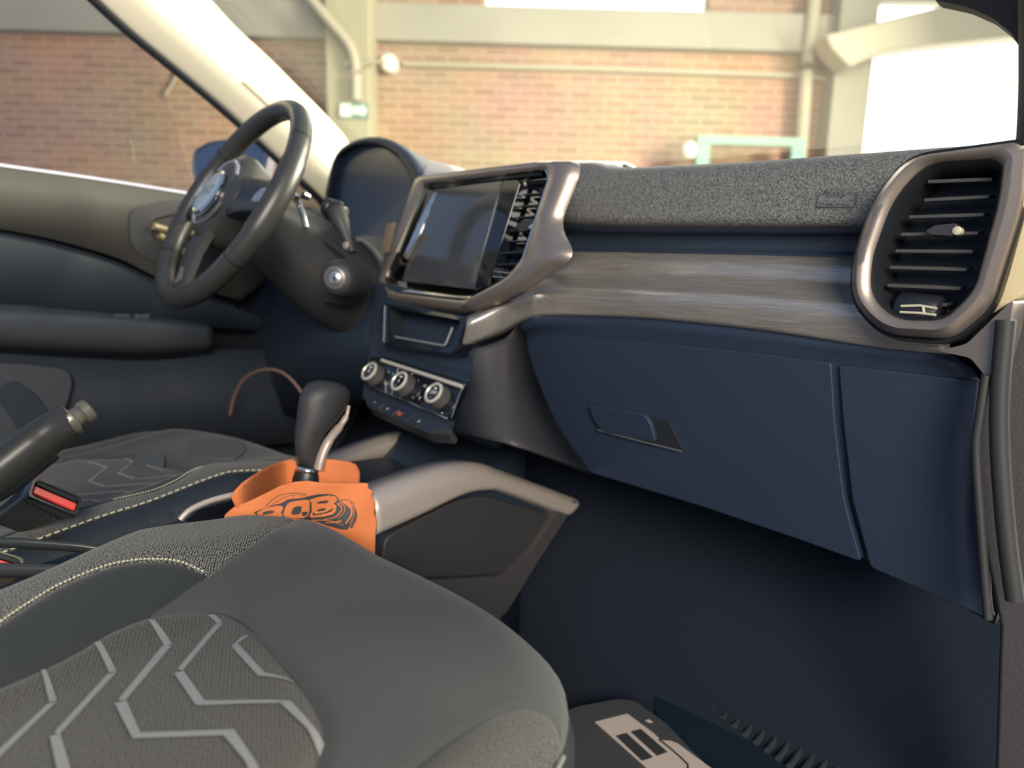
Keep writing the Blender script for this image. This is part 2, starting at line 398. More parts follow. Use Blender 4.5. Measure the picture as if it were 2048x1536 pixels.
# ================================================================== CAR SHELL
# windscreen pillar on the driver's side
def pillar(name, label, sgn):
    r = thing(name, label, 'pillar', (sgn*.68, .8, 1.2))
    st = [((165, -40), (380, -40)), ((205, 0), (415, 0)), ((272, 62), (470, 60)), ((345, 122), (530, 115)), ((425, 188), (590, 175)), ((490, 245), (645, 230)), ((560, 310), (692, 285)), ((625, 372), (702, 330)), ((655, 402), (702, 365)), ((680, 440), (712, 420))]
    rows = [[], [], [], [], []]
    for (a, b) in st:
        A = at(*a, PX(-.70)); B = at(*b, PX(-.69)); M1 = A.lerp(B, .3); M2 = A.lerp(B, .72); M1.x = -.655; M2.x = -.662
        for q, p in zip(rows, [A+V((-.02, 0, 0)), A, M1, M2, B]): q.append(p)
    if sgn > 0: rows = [[V((-p.x, p.y, p.z)) for p in q] for q in rows]
    sheet('pillar_trim', rows, 30, [.0, .01, .03, .02, 0], cream if sgn < 0 else headm, r, solid=.006, off=1 if sgn > 0 else -1)
    tp = rows[1]; MB().tube(cat([p+V((-.008*(-sgn), -.012, 0)) for p in tp], 40), .011, 8).out('door_seal', black, r, smooth=60)
    return r, rows
pr, prow = pillar('windscreen_pillar', 'cream windscreen pillar trim rising beside the driver door window', -1)
pm_ = [cat(r_, 46) for r_ in prow]
MB().loft([[pm_[2][i].lerp(pm_[3][i], u)+V((.0025-.0015*(u in (0, 1)), 0, 0)) for i in range(18, 25)] for u in (0, .1, .5, .9, 1)], closed=False).out('label_patch', creamd, pr, smooth=60, solid=.002, off=0)
pq, _ = pillar('windscreen_pillar', 'dark windscreen pillar and header corner at the top right', 1)
rh.location = -pq.location; rh.parent = pq
# windscreen and door glass
ws = thing('windscreen', 'clear windscreen pane between the two pillars', 'windscreen', (0, 1, 1.2))
ra = [prow[4][i] for i in (0, 2, 4, 6, 8)]
L = [[V((x, p.y+.10*(1-(x/.69)**2)+.02, p.z+.015)) for x in [(-.69+1.38*j/16) for j in range(17)]] for p in ra]
MB().loft(L, closed=False).out('glass_pane', wind, ws, smooth=60)
dg = thing('door_glass', 'tinted window pane in the driver door', 'window glass', (-.715, .5, 1.2))
MB().add([V((-.715, -.1, 1.2)), V((-.715, .72, 1.2)), V((-.70, .60, 1.62)), V((-.70, -.1, 1.62))], [(0, 1, 2, 3)]).out('glass_pane', side, dg)

# driver door
dd = thing('driver_door', 'dark driver door panel with grey armrest beyond the steering wheel', 'door', (-.7, .4, .6))
XD = PX(-.70)
belt = ats([(-140, 312), (0, 334), (200, 362), (390, 392), (520, 412), (660, 440)], XD)
mid_ = ats([(-140, 345), (0, 368), (200, 396), (390, 425), (520, 445), (660, 470)], PX(-.685))
cre = ats([(-140, 440), (0, 458), (120, 482), (240, 518), (330, 560), (480, 600)], PX(-.69))
sheet('upper_panel', [[p+V((-.03, 0, 0)) for p in belt], belt, mid_, cre], 30, [0, .006, .02, 0], doorg, dd, off=0)
MB().tube([p+V((-.045, 0, .002)) for p in cat(belt, 24)], .009, 8).out('outer_sill', sill_reflection, dd, smooth=60)
c2 = ats([(-140, 452), (0, 472), (120, 498), (240, 535), (330, 575), (480, 620)], PX(-.70))
lo = ats([(-140, 590), (0, 612), (150, 625), (300, 640), (430, 655), (600, 665)], PX(-.69))
sheet('middle_panel', [[p+V((-.015, 0, .012)) for p in c2], c2, lo], 30, [0, .01, 0], doorn, dd, off=0)
A1 = ats([(-140, 600), (0, 612), (60, 614), (110, 620), (250, 632), (420, 650)], PX(-.655))
A2 = ats([(-140, 620), (0, 628), (100, 632), (250, 642), (424, 660)], PX(-.62))
A3 = ats([(-140, 672), (0, 678), (150, 683), (300, 688), (424, 690)], PX(-.625))
A4 = ats([(-140, 690), (0, 700), (150, 710), (300, 715), (424, 705)], PX(-.67))
sheet('armrest', [[p+V((-.04, 0, 0)) for p in A1], A1, A2, A3, A4], 30, [0, .02, .012, .02, 0], armm, dd, off=0)
B0 = ats([(-140, 690), (0, 698), (150, 705), (300, 712), (420, 700), (640, 700)], PX(-.685))
B1 = ats([(-140, 900), (0, 900), (150, 905), (300, 910), (420, 900), (640, 880)], PX(-.685))
sheet('lower_panel', [B0, B1], 16, [0, 0], doorn, dd, off=0)
slab('map_pocket', [(-120, 722), (60, 728), (135, 738), (148, 760), (140, 800), (120, 850), (80, 905), (-120, 905)], PX(-.67), .02, armm, dd, r=12, bevel=.004)
slab('pocket_lip', [(30, 760), (75, 790), (130, 870), (60, 905), (20, 830), (-20, 780)], PX(-.667), .008, doorn, dd, r=12, bevel=.002)
sk = ats([(-140, 312), (0, 334), (200, 362), (390, 392), (520, 412), (660, 440)], PX(-.735))
sheet('outer_skin', [[p+V((0, 0, -.02)) for p in sk], [V((-.76, p.y, .5)) for p in sk]], 12, [0, 0], black, dd)
# inner handle
ring_o = fillet([(258, 415), (330, 400), (470, 398), (470, 540), (330, 535), (262, 500)], 26, 5); ring_i = fillet([(300, 440), (345, 428), (460, 426), (460, 500), (345, 500), (305, 480)], 16, 5)
O3 = [at(p.x, p.y, PX(-.682)) for p in ring_o]; I3 = [at(p.x, p.y, PX(-.676)) for p in ring_i]
hb = MB().loft([[p+V((-.015, 0, 0)) for p in O3], O3, mix(O3, I3, .35), I3, [p+V((-.035, 0, 0)) for p in I3]], True, False, True).out('handle_bezel', softblk, dd, smooth=50)
mb = MB().tube(fillet(ats([(306, 452), (340, 462), (385, 468), (430, 470)], PX(-.672)), .01, 4, False), [.006]*2+[.011]*8+[.008]*2 if False else .011, 10, flat=.7)
mb.out('door_handle', mat('beige_handle', (.46, .38, .22), .4, .5), dd, smooth=60)
MB().tube(cat(ats([(318, 470), (345, 486), (370, 505)], PX(-.675)), 10), .007, 8).out('handle_lever', MATS['beige_handle'], dd, smooth=60)
# window switches as small bumps
for x in (244, 284): MB().box(at(x, 634, PX(-.645)), ((.006, 0, 0), (0, .014, 0), (0, 0, .006))).out('window_switch', armm, dd, bevel=.003)

# door mirror
mr = thing('door_mirror', 'grey door mirror outside the driver window behind the steering wheel', 'mirror', (-.95, .88, 1.25))
PM = PL((-.95, .88, 1.3), 28, 0)
mo = fillet([(386, 300), (420, 282), (500, 274), (540, 300), (520, 392), (430, 390), (392, 378), (384, 340)], 14, 4)
mo3 = [at(p.x, p.y, PM) for p in mo]; c = sum(mo3, V())/len(mo3)
MB().loft([[c+(p-c)*.35-PM[1]*.11 for p in mo3], [c+(p-c)*.8-PM[1]*.07 for p in mo3], mo3, [c+(p-c)*.93+PM[1]*.004 for p in mo3], [c+(p-c)*.90-PM[1]*.004 for p in mo3]], True, True, False).out('mirror_housing', mat('mirror_shell', (.16, .19, .25), .3, coat=.4), mr, smooth=60)
MB().slab([c+(p-c)*.91-PM[1]*.002 for p in mo3], -PM[1]*.003).out('mirror_glass', mat('mirror_glass_mat', (.30, .32, .36), .06, 1), mr, smooth=0)
MB().tube([c+V((.1, .02, -.05)), V((-.72, .86, 1.22))], .022, 10).out('mirror_arm', black, mr, smooth=60)

# floor pan, tunnel and kick area
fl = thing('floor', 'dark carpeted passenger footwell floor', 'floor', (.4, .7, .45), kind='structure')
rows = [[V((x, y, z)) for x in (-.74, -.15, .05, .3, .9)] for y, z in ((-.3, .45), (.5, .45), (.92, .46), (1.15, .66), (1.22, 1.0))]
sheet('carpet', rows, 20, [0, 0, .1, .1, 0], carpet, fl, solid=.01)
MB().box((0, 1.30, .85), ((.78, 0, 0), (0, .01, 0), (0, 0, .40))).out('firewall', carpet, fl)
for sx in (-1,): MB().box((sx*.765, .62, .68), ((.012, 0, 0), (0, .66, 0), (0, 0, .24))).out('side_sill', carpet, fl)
MB().box((-.762, .85, 1.05), ((.012, 0, 0), (0, .40, 0), (0, 0, .16))).out('cowl_side', carpet, fl)
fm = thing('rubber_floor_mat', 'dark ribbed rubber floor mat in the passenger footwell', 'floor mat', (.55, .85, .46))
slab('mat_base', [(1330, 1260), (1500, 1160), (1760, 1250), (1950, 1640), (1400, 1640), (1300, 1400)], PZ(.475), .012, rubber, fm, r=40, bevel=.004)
for i in range(14):
    x, y = 1400+i*22, 1300+i*16
    P = ats([(x+95, y-60+i*2), (x+40, y+10), (x-20, y+90)], PZ(.478)); MB().tube(cat(P, 8), .0045, 6).out('rib', mat('rib_rubber', (.035, .042, .046), .45) if 'rib_rubber' not in MATS else MATS['rib_rubber'], fm, smooth=60)

# paper mat on the floor
pm = thing('paper_floor_mat', 'dark card floor cover with cream printed panel, low beside the seat corner', 'paper mat', (.35, .8, .48))
ZP = PZ(.50)
slab('card', [(1120, 1425), (1160, 1412), (1235, 1398), (1270, 1402), (1330, 1445), (1480, 1600), (1000, 1600), (1100, 1450)], ZP, .004, board, pm, r=6)
def c5(x, y): return (1150+x/6.827, 1400+y/6.827)
slab('cream_panel', [c5(*p) for p in [(275, 295), (715, 185), (1060, 440), (1180, 548), (1300, 555), (1400, 590), (2300, 1250), (1350, 1250)]], ZP, .0012, paperm, pm, off=.0014)
slab('black_bar', [c5(*p) for p in [(560, 488), (705, 450), (1060, 775), (915, 825)]], ZP, .0008, ink, pm, off=.0024)
slab('black_bar', [c5(*p) for p in [(765, 432), (900, 395), (1260, 705), (1120, 755)]], ZP, .0008, ink, pm, off=.0024)
MB().tube([at(*c5(*p), ZP, .0022) for p in [(1150, 540), (1300, 660), (1450, 790), (1540, 880), (1545, 960)]], .0012, 6).out('print_line', ink, pm)
slab('cream_corner', [c5(*p) for p in [(960, 275), (1010, 262), (1065, 298), (1000, 300)]], ZP, .0008, paperm, pm, off=.0018)

# ================================================================== DASHBOARD
DP = PL((.15, .872, 1.1), -4.5, 0)
db = thing('dashboard', 'dark dashboard with textured pad and brushed trim across the passenger side', 'dashboard', (.35, .87, .75))
R1 = [(1150, 326), (1185, 325), (1215, 333), (1260, 335), (1350, 331), (1500, 323), (1700, 309), (1880, 296), (2060, 286)]
R2 = [(1165, 350), (1185, 350), (1215, 352), (1260, 353), (1350, 350), (1500, 344), (1700, 333), (1880, 322), (2060, 312)]
R3 = [(1110, 430), (1150, 437), (1215, 440), (1260, 441), (1350, 441), (1500, 442), (1700, 443), (1880, 445), (2060, 445)]
R4 = [(1108, 446), (1150, 452), (1215, 454), (1260, 455), (1350, 455), (1500, 456), (1700, 457), (1880, 458), (2060, 458)]
r1 = ats(R1, DP, -.045); r2 = ats(R2, DP, -.022); r3 = ats(R3, DP, .004); r4 = ats(R4, DP, -.012)
rtop = [p+V((0, .12, -.004)) for p in r1]; rtop2 = [p+V((0, .36, -.03)) for p in r1]
sheet('pad', [rtop2, rtop, r1, r2, r3, r4], 60, [0, .03, .018, .03, .012, 0], padm, db, seg=6, solid=.004, off=0)
L3 = [(1060, 500), (1100, 503), (1150, 505), (1300, 507), (1500, 511), (1720, 518), (1900, 526)]
R4b = [(1060, 446), (1108, 447), (1150, 452), (1300, 455), (1500, 456), (1720, 457), (1900, 458)]
sheet('recess_band', [ats(R4b, DP, -.008), ats([(x, y+14) for x, y in R4b], DP, -.03), ats([(x, y-12) for x, y in L3], DP, -.03), ats(L3, DP, -.022)], 30, [0, .01, .02, 0], navy_haze, db, off=0)
T0 = [(930, 636), (1000, 602), (1060, 566), (1110, 530), (1150, 505), (1300, 507), (1500, 511), (1720, 518), (1900, 526)]
T1 = [(932, 640), (1004, 606), (1068, 573), (1130, 552), (1200, 551), (1300, 552), (1500, 559), (1720, 572), (1900, 585)]
T2 = [(934, 645), (990, 617), (1040, 594), (1090, 585), (1180, 583), (1300, 587), (1500, 600), (1720, 620), (1900, 640)]
T3 = [(924, 690), (985, 664), (1035, 636), (1080, 629), (1180, 630), (1300, 635), (1500, 655), (1740, 690), (1900, 706)]
def offs(P, o): return [at(x, y, DP, k) for (x, y), k in zip(P, o)]
OA = [.145, .09, .03, -.01]+[-.022]*5; OB = [.155, .10, .05, .0]+[-.014]*5; OC = [.168, .135, .095, .06]+[.042]*5; OD = [.162, .13, .09, .055]+[.036]*5
t3 = offs(T3, OD)
sheet('brushed_trim', [offs(T0, OA), offs(T1, OB), offs(T2, OC), t3, [p+V((0, .02, -.004)) for p in t3]], 60, [0, .012, .012, .004, 0], brushed, db, seg=5, solid=.003, off=0)
# lower panels
LP = PL((.4, .835, .95), -4.5, -5)
u0 = [p+V((0, .006, -.001)) for p in t3[2:]]
U1 = [(1035, 670), (1080, 668), (1180, 674), (1300, 680), (1500, 702), (1740, 728), (1965, 752)]
U2 = [(1180, 950), (1220, 955), (1280, 975), (1400, 1012), (1600, 1080), (1760, 1140), (1985, 1243)]
u1 = [at(x, y, LP) for x, y in U1]; u2 = [at(x, y, LP, -.01) for x, y in U2]
sheet('lower_panel', [u0, u1, u2, [p+V((0, .1, -.01)) for p in u2], [p+V((0, .3, .12)) for p in u2]], 30, [0, .02, .03, .03, 0], navy_haze2, db, seg=5, off=0)
gb = slab('glove_box_door', [(1046, 682), (1085, 667), (1300, 685), (1500, 705), (1662, 726), (1670, 850), (1688, 1000), (1722, 1124), (1600, 1080), (1400, 1012), (1182, 946), (1130, 880), (1090, 802)], LP, .016, navy_haze2, db, off=.008, r=[8, 30, 0, 0, 8, 30, 30, 10, 0, 0, 10, 20, 20], bevel=.0035, bseg=3)
gr_ = slab('handle_recess', [(1240, 868), (1300, 832), (1338, 842), (1352, 870), (1368, 903), (1300, 892)], LP, .004, recess, gb, off=.0095, r=8, bevel=.001)
slab('handle', [(1174, 810), (1230, 817), (1288, 828), (1302, 848), (1311, 886), (1205, 864), (1188, 845)], LP, .01, navy_haze2, gb, off=.016, r=8, bevel=.002)
MB().tube(ats([(1196, 860), (1280, 882), (1364, 903)], LP, .014), .0012, 6).out('handle_lip', mat('lip_plastic', (.10, .11, .10), .3), gb)
slab('end_panel', [(1676, 730), (1958, 762), (1946, 880), (1956, 1060), (1976, 1238), (1740, 1135), (1704, 1000), (1686, 850)], LP, .012, navy_haze2, db, off=.006, r=10, bevel=.004, bseg=3)
# right end cap of the dash below and beside the vent
CP = PL((.66, .772, 1.1), -12, 0)
slab('end_cap', [(1872, 702), (1932, 688), (1990, 632), (2028, 598), (2018, 668), (1996, 738), (1974, 758), (1940, 716)], CP, .03, bronze, db, r=10, bevel=.004)
slab('side_cap', [(2030, 292), (2075, 290), (2075, 560), (2040, 592), (1984, 628), (2010, 560), (2034, 440)], CP, .04, mat('lit_gold_cap', (.80, .66, .38), .4, .2), db, off=-.012, r=6, bevel=.006)  # outside light falling on the cap is put into its gold colour
slab('dash_end', [(1800, 560), (2120, 560), (2120, 760), (1990, 1250), (1900, 1200)], LP, .05, softblk, db, off=-.03)
MB().box((0, 1.11, .96), ((.72, 0, 0), (0, .13, 0), (0, 0, .15))).out('dash_light_block', black, db)  # unseen box added inside the dash to stop light leaks
# raised airbag lettering
mb = MB(); a = (at(1720, 395, DP)-at(1640, 395, DP)).normalized(); up = V((0, .25, 1)).normalized(); nn = a.cross(up)
if nn.y > 0: nn = -nn
cc = at(1680, 397, DP, -.005)
def frame_px(pts, r, th, off):
    O = fillet(pts, r, 4); return [at(p.x, p.y, DP, off) for p in O]
put_text(mb, 'SRS', .014, cc+up*.0065, a, up, lift=nn*.0080); put_text(mb, 'AIRBAG', .0105, cc-up*.006, a, up, lift=nn*.0085)
fr = frame_px([(1648, 378), (1722, 377), (1712, 414), (1632, 413)], 8, .001, .001); mb.tube([p+nn*.0 for p in fr], .0009, 6, closed=True)
mb.out('airbag_lettering', mat('embossed_letter', (.13, .13, .125), .45), db, smooth=0)
# driver side of the dash: cowl, knee panel
dk = [[at(430, 640, PY(.86)), at(520, 600, PY(.84)), at(640, 600, PY(.80)), at(765, 610, PY(.80))],
      [at(425, 700, PY(.86)), at(520, 680, PY(.83)), at(640, 690, PY(.78)), at(760, 700, PY(.78))],
      [at(420, 860, PY(.92)), at(520, 830, PY(.90)), at(640, 830, PY(.86)), at(740, 800, PY(.84))]]
sheet('knee_panel', [[p+V((0, .05, .12)) for p in dk[0]]]+dk, 20, [0, .03, .05, 0], navy_haze, db, off=0)
q = [[V((-.70, .90, 1.20)), V((-.60, .90, 1.205)), V((-.45, .96, 1.15)), V((-.1, .97, 1.12))], [V((-.70, .86, 1.10)), V((-.6, .86, 1.10)), V((-.45, .92, 1.07)), V((-.1, .93, 1.05))], [V((-.70, .84, .95)), V((-.6, .84, .95)), V((-.45, .83, .95)), V((-.2, .82, .95))]]
sheet('driver_side_dash', [[p+V((0, .3, -.02)) for p in q[0]]]+q, 20, [0, .03, .05, 0], navy_haze, db, off=0)
MB().tube(cat([at(x, y, PY(.735)) for x, y in [(460, 830), (470, 790), (492, 755), (530, 739), (568, 747), (600, 780), (612, 810)]], 30), .003, 8).out('footwell_bead', mat('bead_copper', (.20, .11, .09), .5), db, smooth=60)
# top cowl forward of display (windscreen glare put into its pale colour)
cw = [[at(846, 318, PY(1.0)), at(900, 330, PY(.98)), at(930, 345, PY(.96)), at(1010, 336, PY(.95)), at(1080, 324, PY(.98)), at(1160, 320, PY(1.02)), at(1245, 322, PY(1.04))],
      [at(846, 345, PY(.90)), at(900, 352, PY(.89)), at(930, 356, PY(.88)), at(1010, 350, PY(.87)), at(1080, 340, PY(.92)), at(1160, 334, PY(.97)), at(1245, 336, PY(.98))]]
sheet('top_cowl', [[p+V((0, .12, -.02)) for p in cw[0]]]+cw+[[p+V((0, 0, -.08)) for p in cw[1]]], 30, [0, .03, .02, 0], mat('cowl_glare', (.42, .42, .43), .3), db, off=0)

# centre stack body (grained cheek + dark body)
cs = thing('centre_stack', 'dark centre stack with glossy cubby under the display', 'centre stack', (0, .75, .8))
SP = PL((0, .715, .985), -6, 22)
slab('stack_body', [(745, 560), (940, 600), (948, 735), (924, 780), (906, 864), (722, 800), (738, 700)], PL((0, .73, .96), -6, 26), .10, navy_haze, cs, r=14, bevel=.006)
ck0 = [at(940, 640, DP, .05), at(1000, 690, DP, .05), at(1048, 690, LP, .01)]
# cheek: surface from the stack front edge back to the glove box edge
E0 = [at(x, y, PL((0, .715, .94), -6, 24), 0) for x, y in [(950, 700), (938, 770), (906, 862)]]
E1 = [at(x, y, LP, .0) for x, y in [(1046, 640), (1090, 802), (1185, 948)]]
Em = [at(x, y, PL((.09, .765, .93), -40, 10), 0) for x, y in [(1010, 680), (1010, 760), (1030, 890)]]
sheet('grained_cheek', [E0, Em, E1], 20, [0, .05, 0], grain, cs, off=0, seg=6)
co = fillet([(764, 606), (936, 634), (908, 706), (765, 690)], 10, 3); ci = fillet([(776, 614), (922, 640), (899, 696), (776, 680)], 8, 3)
CO = [at(p.x, p.y, SP, .004) for p in co]; CI = [at(p.x, p.y, SP, .006) for p in ci]
n = SP[1]
MB().loft([[p-n*.03 for p in CO], CO, mix(CO, CI, .5), CI, [p-n*.004 for p in CI]], True).out('cubby_frame', gloss, cs, smooth=40)
cb = MB().loft([[p+n*.0 for p in CI], [p-n*.06 for p in CI]], True, False, True).out('cubby', recess, cs, smooth=30)
MB().tube(fillet(ats([(779, 655), (779, 672), (890, 692), (905, 655)], SP, -.01), .006, 4, False), .0022, 8).out('cubby_lip', mat('lip_grey', (.16, .17, .18), .3), cs, smooth=60)
MB().tube(ats([(770, 612), (768, 684)], SP, .008), .0022, 6).out('cubby_edge', silver, cs, smooth=60)
slab('lower_chin', [(752, 700), (935, 722), (958, 735), (935, 764), (765, 712)], PL((0, .728, .955), -5, 45), .02, navy_haze, cs, r=6, bevel=.004)

# climate panel
mat('knob_rim', (.60, .56, .47), .38, .4)
HP = PL((0, .69, .90), -4, 36)
hv = thing('climate_control_panel', 'gloss black climate panel with three round knobs below the cubby', 'control panel', at(830, 780, HP))
face = slab('faceplate', [(735, 712), (765, 714), (930, 768), (902, 838), (728, 766)], HP, .02, gloss, hv, off=.0, r=5, bevel=.002)
MB().slab(ats([(762, 716), (924, 768), (922, 776), (760, 722)], HP, .006), -HP[1]*.006).out('chrome_bar', MATS['knob_rim'], hv, bevel=.001)
MB().tube(ats([(738, 772), (816, 804), (896, 838)], HP, .003), .0014, 6).out('lower_chrome_line', chrome, hv)
MB().tube(ats([(926, 770), (904, 832)], HP, .003), .0008, 6).out('side_chrome_line', silver, hv)
hn = HP[1]
hx = (at(930, 768, HP)-at(765, 714, HP)).normalized(); hy = hn.cross(hx); hy = hy if hy.z > 0 else -hy
for (x, y), sym in (((743, 748), '20'), ((803, 768), 'A'), ((872, 792), 'OFF')):
    k = MB().lathe(at(x+9, y+4, HP, 0), hn, [(.0185, 0), (.0185, .003), (.0175, .005), (.0172, .0135), (.0165, .0155)], 36).out('knob', mat('knob_grey', (.06, .057, .057), .45) if 'knob_grey' not in MATS else MATS['knob_grey'], hv, smooth=50)
    c = at(x+9, y+4, HP, 0)
    MB().lathe(c, hn, [(.0166, .0145), (.0166, .017), (.0135, .0185), (.0118, .0165)], 36, cap0=False, cap1=False).out('knob_ring', chrome if False else MATS['knob_rim'], k, smooth=50).name = 'knob_ring'
    fc = MB().lathe(c, hn, [(.0132, .015), (.0132, .0164)], 30).out('dial_face', gloss, k)
    s = MB(); put_text(s, sym, .0085, c+hn*.0168, hx, hy); put_text(s, '-', .008, c+hn*.0168-hy*.007, hx, hy)
    s.box(c+hn*.0168+hy*.007, (hx*.003, hy*.0012, hn*.0001)); s.out('dial_print', hair_w, k, smooth=0)
    ks = bpy.data.objects[k.name]
for x, y, t, z in ((777, 744, 'HI', .005), (772, 768, 'AUTO', .004), (786, 748, '=', .008), (783, 776, '=', .008), (850, 772, 'AC', .006), (839, 797, 'Y', .009), (826, 794, 'v', .006), (836, 762, '^', .006)):
    put_text(MB(), t, z, at(x, y, HP, .0003), hx, hy).out('button_icon', hair_w, hv, smooth=0)
for a_, b_ in (((771, 761), (772, 785)), ((797, 734), (783, 790))): MB().tube(ats([a_, b_], HP, .0003), .0004, 4).out('divider_line', hair_w, hv)
for (x, y) in ((824, 748), (800, 796), (884, 826)): MB().box(at(x, y, HP, .0003), (hx*.0012, hy*.0008, hn*.0002)).out('indicator_dot', hair_w, hv, smooth=0)
bp = PL((0, .665, .87), -4, 55)
sw = slab('switch_row', [(732, 800), (905, 858), (898, 868), (856, 866), (734, 812)], bp, .02, softblk, hv, r=3, bevel=.002)
BP = PL((0, .672, .872), -4, 50)
for i in range(5):
    t0, t1 = i/5+.01, (i+1)/5-.01
    A, B = (738, 797), (900, 850); C_, D = (733, 808), (860, 866)
    def lp(P, Q, t): return (P[0]+(Q[0]-P[0])*t, P[1]+(Q[1]-P[1])*t)
    slab('switch', [lp(A, B, t0), lp(A, B, t1), lp(C_, D, t1), lp(C_, D, t0)], BP, .01, navy_haze, hv, off=.004, bevel=.0012)
for x, y, m_, z in ((750, 803, '-', .012), (775, 817, 'o', .010), (838, 843, 'c', .012)): put_text(MB(), m_, z, at(x, y, BP, .0045), hx, hy).out('switch_icon', hair_w, sw, smooth=0)
MB().slab(ats([(792, 823), (806, 826), (797, 832)], BP, .0048), -BP[1]*.0004).out('hazard_triangle', icon_r, sw)

# ------------------------------------------------------------------ infotainment display
IP = PL((-.03, .79, 1.12), -13, 16); iN = IP[1]
fo = [(832, 352), (1100, 320), (1156, 322), (1152, 350), (1112, 450), (1149, 508), (1035, 590), (930, 630), (766, 606), (755, 575)]
fi = [(848, 366), (1082, 338), (1092, 338), (1099, 354), (1071, 440), (1045, 520), (1015, 556), (930, 602), (786, 586), (767, 562)]
ro = [14, 20, 12, 10, 60, 40, 30, 22, 10, 14]; ri = [10, 6, 6, 10, 10, 10, 26, 12, 10, 10]
FO = fillet(fo, ro, 5); FI = fillet(fi, ri, 5)
it = thing('infotainment_display', 'large dark touchscreen in a bronze metal frame with side air slats', 'display', at(900, 600, IP))
A = [at(p.x, p.y, IP, .0) for p in FO]; B = [at(p.x, p.y, IP, .010) for p in FI]
fr = MB().loft([[p+V((-.57, .82, 0))*.045 for p in A], [p-iN*.006 for p in A], [p+iN*.003 for p in mix(A, B, .12)], [p+iN*.008 for p in mix(A, B, .5)], [p+iN*.003 for p in mix(A, B, .92)], B], True)
fr.out('frame', bronze, it, smooth=60)
MB().loft([B, [p+iN*.001 for p in [b.lerp(sum(B, V())/len(B), .012) for b in B]], [p-iN*.02 for p in [b.lerp(sum(B, V())/len(B), .02) for b in B]]], True).out('inner_lip', chrome, it, smooth=60)
Bk = [b.lerp(sum(B, V())/len(B), .01)-iN*.03 for b in B]
MB().slab(Bk, -iN*.01).out('back_plate', gloss, it, smooth=0)
scr = slab('screen', [(856, 380), (1004, 361), (946, 578), (804, 562)], IP, .018, glass_scr, it, off=.0, r=3, bevel=.0008)
slab('screen_side', [(1006, 360), (1036, 358), (1040, 364), (975, 572), (948, 580)], IP, .018, gloss, it, off=.001, r=4, bevel=.004, bseg=3)
tp_ = cat(ats([(776, 561), (802, 564), (946, 580), (990, 560), (1004, 552)], IP, -.008), 20); bt_ = cat(ats([(782, 576), (800, 581), (934, 596), (985, 576), (1010, 560)], IP, .006), 20)
MB().loft([tp_, bt_, [p-iN*.006 for p in bt_]], closed=False).out('chrome_strip', chrome, it, smooth=60, solid=.001)
slab('chrome_edge', [(868, 384), (874, 385), (814, 520), (806, 512), (838, 440)], IP, .004, chrome, it, off=.002, r=2, bevel=.001)
slab('screen_rim_top', [(850, 370), (1080, 342), (1082, 350), (850, 378)], IP, .015, gloss, it, off=.002, bevel=.002)
for x0, x1, y0, y1 in ((1045, 1090, 388, 384), (1037, 1082, 411, 408), (1030, 1075, 434, 430), (1020, 1062, 460, 458), (1012, 1055, 481, 480), (1002, 1047, 505, 502), (995, 1036, 528, 526)):
    a, b = at(x0, y0, IP, -.004), at(x1+4, y1, IP, -.004)
    MB().box((a+b)/2-iN*.006, ((b-a)/2, iN*.006+V((0, 0, -.001)), V((0, .0, .0011)))).out('slat', softblk, it, bevel=.0007)
for x0, x1, y in ((836, 858, 400), (826, 850, 424), (818, 840, 450), (808, 832, 476), (800, 822, 502), (792, 814, 528)):
    a, b = at(x0, y, IP, -.006), at(x1, y, IP, -.006)
    MB().box((a+b)/2-iN*.008, ((b-a)/2, iN*.008, V((0, 0, .001)))).out('slat', softblk, it, bevel=.0006)
slab('slat_tab', [(1030, 452), (1046, 440), (1068, 437), (1064, 458), (1040, 465)], IP, .008, black, it, off=.004, r=3, bevel=.002)
MB().slab(ats([(1056, 452), (1066, 446), (1064, 456), (1058, 459)], IP, .006), -iN*.004).out('tab_tip', silver, it, bevel=.0008)
MB().lathe(at(1003, 550, IP, -.004), hx, [(.009, -.009), (.010, -.007), (.010, .007), (.009, .009)], 20).out('thumbwheel', black, it, smooth=50)
MB().tube(ats([(988, 543), (1018, 546)], IP, .005), .0007, 6).tube(ats([(985, 553), (1016, 556)], IP, .005), .0007, 6).out('wheel_marks', silver, it)

# ------------------------------------------------------------------ passenger vent
VP = PL((.62, .782, 1.12), -8, 6); vN = VP[1]
vo = [(1812, 312), (2030, 282), (2052, 300), (2040, 410), (1976, 612), (1898, 678), (1762, 668), (1700, 600), (1700, 520), (1740, 400)]
vi = [(1852, 324), (1985, 316), (2004, 330), (1996, 400), (1948, 580), (1886, 642), (1788, 640), (1738, 592), (1742, 515), (1785, 395)]
VO = fillet(vo, [45, 12, 12, 40, 36, 34, 40, 36, 40, 60], 5); VI = fillet(vi, [40, 14, 14, 40, 30, 28, 34, 34, 30, 50], 5)
vt = thing('air_vent', 'tall metal-rimmed air vent at the far right end of the dashboard', 'air vent', at(1860, 640, VP))
A = [at(p.x, p.y, VP, .012) for p in VO]; B = [at(p.x, p.y, VP, .014) for p in VI]; cA = sum(A, V())/len(A)
MB().loft([[p-vN*.06 for p in A], [p-vN*.004 for p in A], mix(A, B, .18), [p+vN*.006 for p in mix(A, B, .45)], [p+vN*.004 for p in mix(A, B, .8)], [p-vN*.002 for p in B]], True).out('bezel', bronze, vt, smooth=60)
MB().loft([[p-vN*.002 for p in B], [p-vN*.006 for p in mix(B, [cA]*len(B), .05)], [p-vN*.05 for p in mix(B, [cA]*len(B), .12)]], True, False, True).out('vent_duct', black, vt, smooth=50)
MB().loft([[cA+(p-cA)*1.06-vN*.018 for p in A], [cA+(p-cA)*1.05-vN*.010 for p in A], [cA+(p-cA)*1.0-vN*.012 for p in A]], True).out('vent_surround', black, vt, smooth=50)
